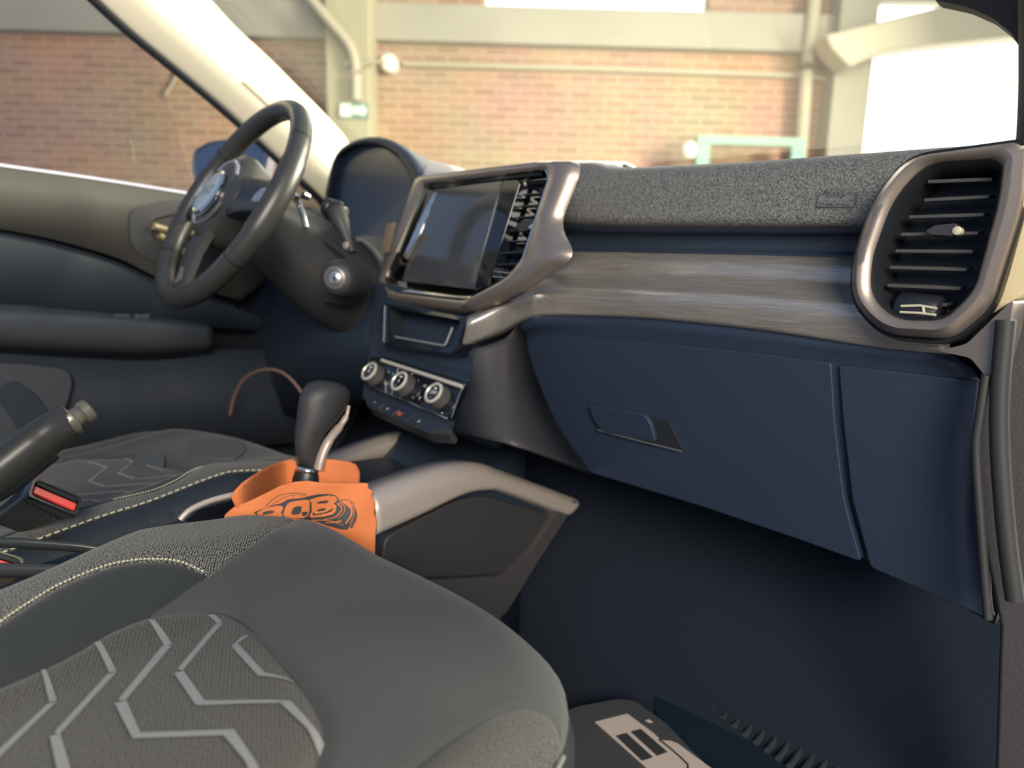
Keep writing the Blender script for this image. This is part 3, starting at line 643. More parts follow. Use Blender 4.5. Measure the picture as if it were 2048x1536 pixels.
sl = [(1855, 360, 1985, 355), (1848, 397, 1978, 390), (1817, 431, 1967, 426), (1801, 466, 1955, 463), (1790, 499, 1944, 500), (1779, 532, 1932, 536), (1774, 568, 1919, 574), (1790, 605, 1893, 607)]
for x0, y0, x1, y1 in sl:
    a, b = at(x0, y0, VP, -.004), at(x1, y1, VP, -.004)
    MB().box((a+b)/2-vN*.010, ((b-a)/2, vN*.010-V((0, 0, .0015)), V((0, 0, .0017)))).out('slat', mat('slat_grey', (.07, .068, .062), .35) if 'slat_grey' not in MATS else MATS['slat_grey'], vt, bevel=.0008)
t = slab('slat_tab', [(1850, 462), (1868, 450), (1912, 446), (1918, 462), (1905, 472), (1860, 470)], VP, .014, softblk, vt, off=.008, r=4, bevel=.002)
MB().lathe(at(1916, 462, VP, .006), vN, [(.004, -.004), (.004, .003), (.002, .004)], 14).out('tab_tip', mat('tab_cream', (.5, .46, .34), .4) if True else 0, vt)
MB().lathe(at(1838, 622, VP, -.008), hx, [(.014, -.020), (.017, -.017), (.017, .017), (.014, .020)], 24).out('thumbwheel', black, vt, smooth=50)
MB().tube(ats([(1802, 612), (1840, 611), (1874, 617)], VP, .010), .0013, 6).tube(ats([(1800, 624), (1840, 626), (1872, 630)], VP, .010), .0013, 6).tube(ats([(1846, 612), (1848, 628)], VP, .010), .0013, 6).out('wheel_marks', MATS['tab_cream'], vt)

# ------------------------------------------------------------------ instrument cluster
KP = PL((-.30, .885, 1.20), -2, 16); kN = KP[1]
ic_ = thing('instrument_cluster', 'dark hooded instrument cluster behind the steering wheel', 'instrument cluster', (-.3, .8, 1.1))
arc = [(652, 500), (656, 420), (664, 372), (676, 325), (700, 300), (735, 291), (770, 296), (803, 320), (826, 354), (838, 400), (842, 500)]
Fa = [at(x, y, KP, -.012) for x, y in arc]; Fa = cat(Fa, 40)
arc2 = [(646, 500), (650, 420), (658, 368), (670, 318), (700, 292), (735, 282), (775, 287), (812, 312), (836, 352), (848, 400), (852, 500)]
Fb = cat([at(x, y, KP, .004) for x, y in arc2], 40)
arc3 = [(648, 500), (654, 420), (662, 364), (684, 304), (706, 284), (747, 275), (788, 284), (824, 310), (850, 352), (864, 400), (868, 500)]
Fc = cat([at(x, y, KP, -.01) for x, y in arc3], 40)
Fd = [p+V((-.06, .22, -.035)) for p in Fc]
MB().slab(Fa, -kN*.01).out('cluster_face', mat('cluster_lens', (.008, .014, .026), .35, coat=.3), ic_, smooth=0)
MB().loft([Fa, [p+kN*.008 for p in Fa], Fb], closed=False).out('hood_lip', softblk, ic_, smooth=60, solid=.002, off=0)
MB().loft([Fb, [p+kN*.004 for p in mix(Fb, Fc, .4)], Fc, Fd], closed=False).out('hood', navy_haze, ic_, smooth=60, solid=.003, off=0)

# ------------------------------------------------------------------ steering wheel
W = V((-.350, .597, 1.188)); tw, yw = radians(31), radians(-7.2)
wn = V((sin(yw)*cos(tw), -cos(yw)*cos(tw), sin(tw))); wa = wn.cross(V((0, 0, 1))).normalized()
if wa.x < 0: wa = -wa
wb = wa.cross(wn); wb = wb if wb.z > 0 else -wb
sw_ = thing('steering_wheel', 'black leather steering wheel with round pale emblem, seen edge-on', 'steering wheel', W)
def wp(r, ang, h=0): q = radians(ang); return W+(wa*cos(q)+wb*sin(q))*r+wn*h
mb = MB(); L = []
for i in range(96):
    ang = i*3.75; c = wp(.18, ang, .0); rad = (c-W).normalized()
    rr = .0160 if 20 < ang % 180 < 160 else .0175
    L.append([c+rad*cos(q)*rr+wn*sin(q)*rr*1.08 for q in [2*pi*j/14 for j in range(14)]])
L.append(L[0]); mb.loft(L); mb.out('rim', leather, sw_, smooth=80)
for ang in (35, 145, 215, 325): 
    c = wp(.18, ang); rad = (c-W).normalized(); t = rad.cross(wn)
    MB().loft([[c+t*s+rad*cos(q)*.0178+wn*sin(q)*.019 for q in [2*pi*j/16 for j in range(16)]] for s in (-.001, .001)], True).out('rim_seam', black, sw_)
hubo = []
for r, h in ((.045, -.06), (.068, -.03), (.075, .0), (.072, .016), (.058, .027), (.03, .032), (.002, .033)):
    hubo.append([wp(r*(1+.12*cos(4*radians(a)))*(1.0 if 200 > a > -20 else 1.0), a, h) for a in range(0, 360, 10)])
MB().loft(hubo, True, True, True).out('airbag_cover', leather, sw_, smooth=70)
for ang, wd in ((0, .030), (180, .030), (270, .026)):
    r_ = radians(ang); d = wa*cos(r_)+wb*sin(r_); s = d.cross(wn)
    L = []
    for rr, ww, h in ((.06, wd*1.2, .012), (.10, wd, .012), (.14, wd*.9, .006), (.172, wd*1.1, .0)):
        c = W+d*rr+wn*h; L.append([c+s*ww*x+wn*y for x, y in ((-1, -.008), (-1, .002), (-.8, .006), (.8, .006), (1, .002), (1, -.008))])
    sp = MB().loft(L, True, True, True).out('spoke', black if ang != 270 else softblk, sw_, smooth=50)
    MB().slab([W+d*a_+s*b_+wn*(.0175 if a_ < .12 else .011) for a_, b_ in ((.085, -wd*.55), (.15, -wd*.4), (.16, wd*.4), (.085, wd*.55))], -wn*.004).out('spoke_trim', silver, sp, bevel=.002)
for a_ in (-8, 8):
    for s_ in (1, -1):
        pass
WE = W-wb*.006
em = MB().lathe(WE+wn*.030, wn, [(.038, 0), (.042, .002), (.042, .006), (.038, .009), (.036, .006)], 40).out('emblem_ring', chrome, sw_, smooth=50)
MB().lathe(WE+wn*.034, wn, [(.037, 0), (.037, .003), (.026, .0045), (.001, .005)], 36).out('emblem', emblem, em, smooth=60)
s = MB(); put_text(s, 'FIAT', .025, WE+wn*.0400, wa, wb); s.out('emblem_lettering', chrome, em, smooth=0)
L = [wp(.058, a, .026) for a in range(200, 341, 10)]
MB().tube(L, .0042, 8, flat=.6).out('hub_trim', silver, sw_, smooth=60)
MB().tube([wp(.058, a, .027) for a in range(30, 151, 10)], .0036, 8).out('hub_trim', silver, sw_, smooth=60)
# column, stalks, ignition
scn = thing('steering_column', 'dark steering column shroud with ignition lock and stalks', 'steering column', (-.33, .75, 1.1))
ax = -wn
L = []
for h, a_, b_ in ((.045, .055, .050), (.09, .062, .062), (.15, .068, .075), (.22, .072, .085), (.30, .07, .08)):
    c = W-wn*h-wb*(.0+.05*h); L.append([c+wa*cos(q)*a_*(1+.12*abs(sin(2*q)))+wb*sin(q)*b_ for q in [2*pi*j/28 for j in range(28)]])
MB().loft(L, True, True, True).out('shroud', softblk, scn, smooth=60)
IGP = PX(-.255)
c = at(672, 556, PY(.66)); dirn = (CAM-c).normalized().lerp(V((0, -1, .1)), .35).normalized()
MB().lathe(c-dirn*.04, dirn, [(.032, -.05), (.030, .02), (.026, .036), (.021, .042)], 30).out('lock_housing', softblk, scn, smooth=60)
ig = MB().lathe(c, dirn, [(.0185, -.01), (.0185, .004), (.0165, .006), (.0125, .0065), (.0115, .003)], 30).out('ignition_ring', mat('ring_grey', (.16, .15, .15), .35, .4), scn, smooth=50)
MB().lathe(c, dirn, [(.011, .0), (.011, .0055), (.009, .007)], 24).out('ignition_lock', silver, ig, smooth=50)
kx = dirn.cross(V((0, 0, 1))).normalized(); ky = kx.cross(dirn)
MB().box(c+dirn*.0075, (kx*.0012, ky*.006, dirn*.0006)).box(c+dirn*.0076, (kx*.004, ky*.0012, dirn*.0006)).out('key_slot', black, ig)
st = thing('wiper_stalk', 'black wiper stalk with ribbed end right of the steering column', 'stalk', (-.27, .68, 1.2))
P = [at(x, y, PY(.66)) for x, y in [(705, 505), (692, 470), (676, 430), (668, 418)]]
MB().tube(cat(P, 14), [.006, .006, .0065, .007, .008, .009, .010, .0115, .013, .014, .0145, .0145, .014, .012], 14).out('stalk_arm', softblk, st, smooth=60)
a, b = at(650, 412, PY(.655)), at(684, 424, PY(.665))
dv = (b-a).normalized(); MB().lathe(a, dv, [(.010, 0), (.014, .003), (.014, .012), (.0125, .014), (.0145, .017), (.0145, .026), (.012, .03)], 22).out('stalk_knob', black, st, smooth=50)
MB().lathe(b, dv, [(.010, 0), (.0095, .006), (.006, .008)], 18).out('stalk_cap', mat('cap_grey', (.12, .115, .10), .3), st, smooth=50)
MB().lathe(at(698, 492, PY(.66)), (0, -1, .2), [(.006, 0), (.007, .006), (.004, .009)], 14).out('stalk_ring', mat('lip_tan', (.22, .20, .15), .5), st)
s2 = thing('indicator_stalk', 'short stalk with bright tips behind the steering wheel rim', 'stalk', (-.3, .7, 1.2))
P = [at(x, y, PY(.67)) for x, y in [(585, 392), (596, 405), (606, 430), (612, 455)]]
MB().tube(cat(P, 10), .005, 10).out('stalk_arm', silver, s2, smooth=60)
MB().lathe(at(606, 390, PY(.67)), (0, -1, .3), [(.006, -.01), (.007, 0), (.004, .004)], 14).out('stalk_tip', chrome, s2)
MB().tube([at(593, 398, PY(.66)), at(584, 388, PY(.66))], .006, 10).out('stalk_tip', chrome, s2, smooth=60)
# trims right of the column
MB().tube(cat([at(x, y, PY(.72)) for x, y in [(625, 470), (660, 490), (690, 512), (712, 540), (714, 580), (700, 602), (680, 606), (650, 600)]], 30), .004, 8).out('shroud_bead', softblk, scn, smooth=60)
MB().tube(cat([at(x, y, PY(.80)) for x, y in [(700, 482), (725, 482), (745, 495), (765, 520)]], 16), .003, 8).out('column_cable', mat('cable_grey', (.14, .14, .13), .5), scn, smooth=60)
slab('copper_trim', [(772, 450), (784, 444), (770, 505), (762, 508)], PY(.80), .01, mat('copper_trim_mat', (.25, .19, .14), .4, .4), ic_, r=2, bevel=.001)

# ================================================================== CONSOLE
cn = thing('centre_console', 'dark centre console with champagne side rails between the seats', 'console', (0, .5, .5))
XC = PX(.13)
# near rail: outline on the side face
ru = [(738, 990), (750, 985), (830, 955), (900, 934), (960, 929), (1010, 945), (1155, 1000)]
rl = [(738, 1073), (750, 1068), (830, 1032), (915, 990), (962, 980), (1000, 984), (1122, 1030)]
U = cat(ats(ru, XC), 50); Lw = cat(ats(rl, XC), 50)
rows = [[p+V((-.035, 0, -.002)) for p in U], U, [p+V((.012, 0, 0)) for p in mix(U, Lw, .25)], [p+V((.014, 0, 0)) for p in mix(U, Lw, .85)], Lw, [p+V((-.02, 0, 0)) for p in Lw]]
sheet('side_rail', rows, 50, [0, .012, .008, .006, .004, 0], satin, cn, solid=.003, off=0)
slab('side_panel', [(720, 1062), (900, 985), (960, 972), (1140, 1020), (1070, 1125), (1000, 1240), (905, 1300), (720, 1300)], PX(.125), .02, navy_haze, cn, r=10)
slab('side_pocket', [(770, 1075), (905, 1005), (965, 990), (1115, 1035), (1060, 1095), (1005, 1148), (912, 1154), (760, 1160)], PX(.134), .012, softblk, cn, r=22, bevel=.003)
fpx = fillet([(760, 1165), (912, 1158), (1008, 1152), (1064, 1100), (1124, 1008), (1155, 1002), (1075, 1125), (1012, 1228), (905, 1300), (760, 1300)], [0, 10, 22, 20, 4, 4, 20, 20, 0, 0], 5)
MB().slab([at(p.x, p.y, PX(.142)) for p in fpx], V((-.02, 0, 0))).out('lower_side_frame', grain, cn, bevel=.004)
# far rail
ru = [(600, 940), (660, 916), (740, 885), (800, 868), (822, 874), (840, 900)]
U = cat(ats(ru, PX(-.13)), 30); D = [p+V((0, 0, -.03)) for p in U]
sheet('side_rail', [[p+V((-.02, 0, 0)) for p in U], U, [p+V((.014, 0, -.006)) for p in U], [p+V((.014, 0, -.03)) for p in U]], 30, [0, .004, .006, 0], satin, cn, solid=.002, off=0)
# console top deck between rails
mb = MB()
sec = []
for y, z in ((-.15, .76), (.1, .765), (.30, .775), (.45, .785), (.62, .79), (.72, .78), (.80, .84)):
    h = .080 if y < .46 else .122; sec.append([V((-h, y, .5)), V((-h, y, z)), V((-h*.8, y, z+.006)), V((0, y, z-.012)), V((h*.8, y, z+.006)), V((h, y, z)), V((h, y, .5))])
mb.loft(sec, closed=False); mb.out('console_body', navy_haze, cn, smooth=40, solid=.004, off=-1)
# tray rails near the buckles
MB().tube(fillet(ats([(-40, 1084), (40, 1086), (150, 1094), (230, 1106)], PX(.06)), .01, 4, False), .0045, 10).out('tray_rim', mat('rim_plastic', (.025, .028, .03), .25), cn, smooth=60)
MB().tube(fillet(ats([(-40, 1140), (60, 1141), (140, 1143)], PX(.105)), .01, 4, False), .006, 10).out('tray_rim', MATS['rim_plastic'], cn, smooth=60)
MB().tube(cat(ats([(360, 1040), (380, 1020), (420, 1002), (465, 990)], PX(.05)), 12), .0035, 8).out('shifter_trim', satin, cn, smooth=60)
slab('shifter_plate', [(370, 1040), (395, 1018), (470, 998), (560, 985), (560, 1060), (370, 1060)], PZ(.802), .01, gloss, cn, r=10, bevel=.002)
# usb socket square
so = fillet([(897, 912), (922, 914), (926, 932), (898, 936)], 5, 3); MB().tube([at(p.x, p.y, PL((.08, .80, .85), -30, 0)) for p in so], .0016, 6, closed=True).out('socket_rim', mat('socket_grey', (.25, .26, .27), .4), cn, smooth=60)

# shifter
sh = thing('gear_shifter', 'black gear shift lever with pale side trim rising from the orange bag', 'gear lever', at(618, 940, PX(0)))
base = at(616, 948, PX(0)); top = at(648, 790, PX(0)); upd = (top-base).normalized()
def shp(x0, x1, y): 
    a, b = at(x0, y, PX(.0)), at(x1, y, PX(.0)); return (a+b)/2, (b-a).length/2, (b-a).normalized()
S = [(602, 640, 932), (594, 636, 912), (592, 640, 885), (594, 650, 860), (598, 668, 838), (600, 684, 818), (602, 694, 798), (608, 695, 784), (618, 688, 772), (630, 674, 765), (645, 658, 763)]
L = []
for x0, x1, y in S:
    c, r, d = shp(x0, x1, y); e = V((.9, -.45, 0)).normalized(); e = (e-d*e.dot(d)).normalized()
    L.append([c+d*cos(q)*r+e*sin(q)*min(r*.85, .024) for q in [2*pi*j/24 for j in range(24)]])
MB().loft(L, True, True, True).out('knob', softblk, sh, smooth=80)
P = [(636, 930), (640, 912), (648, 890), (660, 868), (678, 848), (692, 826), (696, 806)]
P3 = [at(x-3, y, PX(.0))+V((.018, -.009, 0))*(1 if y > 850 else .8) for x, y in P]
MB().tube(cat(P3, 24), [.0075]*10+[.0065]*6+[.005]*4+[.003]*4, 10, flat=.8).out('side_trim', mat('pale_trim', (.42, .34, .29), .4, .3), sh, smooth=60)
c, r, d = shp(600, 640, 934)
cc = c
MB().lathe(base-upd*.014, upd, [(.024, -.06), (.020, -.01), (.0175, .0), (.0185, .006), (.0165, .02), (.0145, .024)], 24).out('boot_neck', black, sh, smooth=50)
MB().lathe(base-upd*.002, upd, [(.0165, .004), (.0172, .006), (.0172, .009), (.016, .011)], 24).out('chrome_collar', chrome, sh, smooth=50)
# orange bag
BG = thing('orange_litter_bag', 'orange cloth litter bag printed with dark lettering, hung around the gear lever', 'bag', (.1, .46, .72))
bn = V((.65, -.46, .05)).normalized(); BPl = (V((.125, .47, .8)), bn); BB = (V((-.005, .545, .83)), bn)
def c4(x, y): return (440+x/5.689, 900+y/5.689)
def bagf(px, py):
    d = .005*sin(px*.028)*sin(py*.03+1)+.002*sin(px*.06+py*.04)
    return at(px, py, BPl, d*.8)
front = [c4(*p) for p in [(60, 735), (120, 680), (170, 640), (290, 600), (420, 540), (560, 470), (700, 400), (860, 360), (1000, 348), (1120, 368), (1230, 375), (1400, 378), (1560, 380), (1600, 372), (1680, 378), (1690, 400), (1682, 430), (1705, 445), (1735, 462), (1738, 495), (1722, 520), (1745, 560), (1768, 600), (1762, 660), (1752, 710), (1768, 760), (1784, 830), (1774, 900), (1768, 985), (1760, 1300), (0, 1300), (20, 900)]]
patch('front_sheet', front, bagf, 4, orange, BG, solid=.001)
def fold(px, py):       # near fold comes forward, the part at the lever lies further back
    t = max(0, min(1, (px-470)/110)); t = t*t*(3-2*t); a = at(px, py, BPl, .003); b = at(px, py, BB, 0); return a.lerp(b, t*.9)
lobe = [c4(*p) for p in [(170, 640), (128, 540), (150, 480), (250, 370), (400, 270), (500, 210), (600, 160), (720, 120), (825, 100), (870, 130), (870, 360), (760, 420), (600, 520), (420, 640), (260, 700)]]
patch('left_fold', lobe, fold, 7, orange, BG, solid=.001)
def c4s(pts): return [c4(*p) for p in pts]
def rf(px, py): return at(px, py, BB, .035+.004*sin(px*.05))
patch('right_fold', c4s([(1080, 110), (1170, 100), (1320, 112), (1480, 135), (1550, 165), (1585, 230), (1592, 320), (1578, 400), (1600, 480), (1000, 480), (1060, 300)]), rf, 7, orange, BG, solid=.001)
# printing on the bag: dark shapes, then letters with dark counters
def bprint(name, shapes, m, lift, parent=BG):
    mb = MB()
    for s in shapes:
        O = [V(c4(*p)) for p in s]; n = len(O)
        O2 = []
        for i in range(n):
            a, b = O[i], O[(i+1) % n]; k = max(1, int((b-a).length/6)); O2 += [a.lerp(b, j/k) for j in range(k)]
        n = len(O2); I = []; xs = [p.x for p in O2]; ys = [p.y for p in O2]; yy = min(ys)
        while yy < max(ys):
            xx = min(xs)
            while xx < max(xs):
                if inside((xx, yy), O2) and dpoly((xx, yy), O2) > 1: I.append(V((xx, yy)))
                xx += 4
            yy += 4
        vv, _, ff, *_ = delaunay_2d_cdt(O2+I, [(i, (i+1) % n) for i in range(n)], [], 1, 1e-6)
        mb.add([bagf(v.x, v.y)+bn*lift for v in vv], [tuple(f) for f in ff])
    return mb.out(name, m, parent, smooth=60)
def band(P, w0, w1=None, n=20):
    """stroke of changing width along a curve, crop pixels"""
    Q = cat([V((x, y)) for x, y in P], n); w1 = w1 if w1 is not None else w0; A = []; B = []
    for i, p in enumerate(Q):
        t = (Q[min(i+1, n-1)]-Q[max(i-1, 0)]).normalized(); m_ = V((-t.y, t.x)); u = i/(n-1)
        wd = (w0*(1-u)+w1*u)/2; A.append(p+m_*wd); B.append(p-m_*wd)
    return [(p.x, p.y) for p in A+B[::-1]]
sh_ = [
 [(388, 705), (440, 680), (560, 640), (600, 625), (700, 600), (780, 555), (900, 545), (920, 545), (1010, 520), (1120, 500), (1240, 497), (1310, 510), (1350, 545), (1345, 575), (1390, 590), (1430, 620), (1470, 650), (1520, 620), (1545, 680), (1540, 760), (1500, 830), (1450, 900), (1380, 900), (1200, 850), (1080, 800), (950, 785), (700, 760), (420, 745)],
 band([(520, 640), (600, 560), (700, 505), (820, 488), (900, 484), (985, 505)], 7, 7),
 band([(570, 640), (650, 575), (740, 530), (840, 508), (930, 508), (975, 512)], 4, 4),
 band([(1340, 575), (1420, 562), (1480, 575), (1535, 605)], 12, 5),
 band([(1490, 590), (1540, 680), (1545, 770), (1490, 880)], 14, 24),
 band([(605, 605), (630, 625)], 5), band([(650, 570), (672, 592)], 5), band([(740, 530), (748, 558)], 5), band([(832, 510), (836, 545)], 5), band([(930, 510), (922, 545)], 5)]
bprint('print_dark', sh_, ink, .0016)
let = [
 [(425, 700), (520, 655), (640, 628), (700, 628), (720, 645), (712, 680), (690, 705), (712, 720), (705, 770), (640, 770), (440, 770)],
 [(745, 650), (775, 600), (830, 578), (960, 560), (1010, 562), (1022, 590), (1018, 690), (1000, 740), (950, 768), (800, 772), (740, 755), (720, 730)],
 [(1020, 560), (1110, 530), (1240, 510), (1310, 520), (1335, 550), (1325, 580), (1290, 600), (1325, 625), (1318, 690), (1280, 725), (1180, 750), (1040, 765), (1020, 745), (1045, 690), (1042, 600)],
 band([(1330, 600), (1380, 640), (1370, 700), (1300, 760), (1180, 785)], 14, 8), band([(1350, 585), (1415, 630), (1410, 700), (1340, 770)], 10, 5),
 band([(1440, 600), (1495, 660), (1490, 740), (1430, 830)], 26, 14), band([(1500, 610), (1525, 680), (1515, 760), (1480, 830)], 9, 6),
 band([(1050, 790), (1150, 792), (1260, 800), (1400, 850)], 10, 5), band([(1200, 820), (1300, 815), (1380, 800)], 9, 14)]
bprint('print_letters', let, orange, .0024)
cnt = [[(500, 695), (560, 682), (620, 682), (612, 700), (590, 712), (480, 728)], [(835, 650), (870, 632), (930, 630), (925, 690), (905, 720), (855, 728), (812, 720), (820, 680)], [(930, 700), (1000, 690), (985, 735), (940, 742)],
       [(1110, 590), (1150, 572), (1235, 565), (1222, 590), (1200, 598), (1095, 602)], [(1110, 670), (1160, 655), (1205, 655), (1195, 678), (1100, 692)], [(1090, 720), (1200, 700), (1280, 655), (1300, 640), (1270, 690), (1200, 715), (1060, 738), (1050, 700)]]
bprint('print_counters', cnt, ink, .0031)
bprint('stitch_line', [band([(1628, 395), (1660, 480), (1690, 560)], 4), band([(1690, 560), (1695, 700), (1715, 950)], 4)], inkt, .0016)

# handbrake
hb_ = thing('handbrake_lever', 'black handbrake lever angled up at the left edge between the seats', 'handbrake', at(10, 960, PX(-.03)))
P = [at(x, y, PX(-.03)) for x, y in [(-60, 985), (0, 945), (60, 898), (110, 860), (140, 842)]]
MB().tube(cat(P, 24), [.0175]*16+[.017]*4+[.0165, .016, .0155, .015], 16, flat=1.2).out('grip', mat('brake_grip', (.022, .021, .019), .28), hb_, smooth=60)
a, b = at(138, 844, PX(-.03)), at(170, 824, PX(-.03)); d = (b-a).normalized()
MB().lathe(a, d, [(.0150, -.004), (.0165, 0), (.0165, .004), (.0105, .006), (.010, .013), (.0125, .015), (.0125, .022), (.010, .024)], 22).out('release_button', mat('button_bronze', (.13, .12, .10), .3, .4), hb_, smooth=45)
MB().tube([at(-60, 1010, PX(-.03)), at(20, 965, PX(-.03)), at(100, 900, PX(-.03))], .012, 10).out('lever_arm', black, hb_, smooth=60)

# buckles
def buckle(name, label, pa, pb, zdir, s=1.0, face=None):
    c = (pa+pb)/2; X = (pb-pa).normalized(); Z = V(zdir); Z = (Z-X*Z.dot(X)).normalized(); Y = Z.cross(X)
    bk = thing(name, label, 'buckle', c-Z*.05)
    def ringp(w, h, z): return [c+X*p.x+Y*p.y+Z*z for p in fillet([V((-w, -h)), V((w, -h)), V((w, h)), V((-w, h))], .006*s, 4)]
    MB().loft([ringp(.020*s, .009*s, -.085*s), ringp(.027*s, .012*s, -.03*s), ringp(.031*s, .0145*s, -.005*s), ringp(.030*s, .013*s, 0), ringp(.027*s, .0105*s, 0), ringp(.027*s, .0105*s, -.004*s)], True, True, True).out('buckle_case', face or mat('buckle_black', (.02, .022, .024), .22, coat=.4), bk, smooth=50)
    MB().slab([c+X*x+Y*y+Z*.001 for x, y in ((-.026*s, -.008*s), (.026*s, -.008*s), (.026*s, .002*s), (-.026*s, .002*s))], -Z*.004).out('release_button', red, bk, bevel=.0015)
    MB().slab([c+X*x+Y*y+Z*.0002 for x, y in ((-.025*s, .004*s), (.025*s, .004*s), (.025*s, .009*s), (-.025*s, .009*s))], -Z*.003).out('tongue_slot', recess, bk)
    return bk
buckle('seat_belt_buckle', 'black belt buckle with red button beside the driver seat bolster', at(72, 976, PX(-.095)), at(150, 1009, PX(-.095)), (.62, -.25, .8), .95)
buckle('seat_belt_buckle', 'black belt buckle with red button cut by the left frame edge below the console rim', at(-50, 1108, PX(.075)), at(26, 1131, PX(.075)), (.5, -.2, .85), .80, mat('buckle_bronze', (.10, .09, .07), .3, .3))

# ================================================================== SEATS
def zs(x, y):
    """top of the passenger cushion (plan position, metres)"""
    def li(T, t):
        if t <= T[0][0]: return T[0][1]
        for (a, u), (b, v) in zip(T, T[1:]):
            if t <= b:
                k = (t-a)/(b-a); k = k*k*(3-2*k)*.5+k*.5; return u+(v-u)*k
        return T[-1][1]
    z = li(((-.1, .785), (.1, .805), (.2, .812), (.3, .822), (.4, .826), (.45, .826)), y)
    zb = li(((-.1, .812), (.13, .840), (.25, .859), (.34, .847), (.40, .833), (.45, .829)), y)
    w_ = max(0, min(1, (.26-x)/.10)); w_ = w_*w_*(3-2*w_)
    return z*(1-w_)+zb*w_+exp(-((x-.525)/.04)**2)*.010
OUT = [(.092, -.12), (.092, .05), (.088, .20), (.084, .32), (.092, .405), (.137, .436), (.25, .438), (.36, .436), (.43, .426), (.487, .404), (.525, .367), (.545, .31), (.555, .2), (.558, -.12)]
OUTS = [(p.x, p.y) for p in cat([V(p) for p in OUT], 110)]
RAD = .042
def zfull(x, y, d):
    z = zs(x, y)
    if d < RAD: z += -RAD+sqrt(max(0, RAD*RAD-(RAD-d)**2))
    return z
def onseat(px, py, dz=0):
    d = ray(px, py); t = .15
    while t < 1.6:
        p = CAM+d*t
        if p.z < zs(p.x, p.y)+dz: break
        t += .002
    a_, b_ = t-.002, t
    for _ in range(20):
        m_ = (a_+b_)/2; p = CAM+d*m_
        if p.z < zs(p.x, p.y)+dz: b_ = m_
        else: a_ = m_
    return (p.x, p.y)
def seams():
    S = {}
    def cv(pts, n): return [(p.x, p.y) for p in cat([V(onseat(*p)) for p in pts], n)]
    S['stitch'] = cv([(0, 1240), (60, 1200), (120, 1165), (200, 1132), (260, 1118), (300, 1115), (350, 1118), (380, 1128), (416, 1145)], 50)
    S['A1'] = cv([(416, 1145), (455, 1115), (520, 1070), (575, 1042)], 14)      # seam forward part
    S['A2'] = cv([(416, 1145), (350, 1188), (300, 1222)], 12)
    S['ins'] = cv([(0, 1366), (80, 1332), (150, 1298), (200, 1268), (240, 1248), (300, 1226), (360, 1218), (420, 1217), (460, 1225), (500, 1250), (545, 1300), (590, 1352), (625, 1400), (645, 1440), (649, 1470), (640, 1510), (630, 1540), (600, 1650)], 90)
    S['C'] = cv([(x, y-46) for x, y in [(1154, 1448), (1130, 1434), (1095, 1432), (1050, 1442), (1000, 1462), (940, 1495), (880, 1535), (800, 1600)]], 30)
    return S
SEAM = seams()
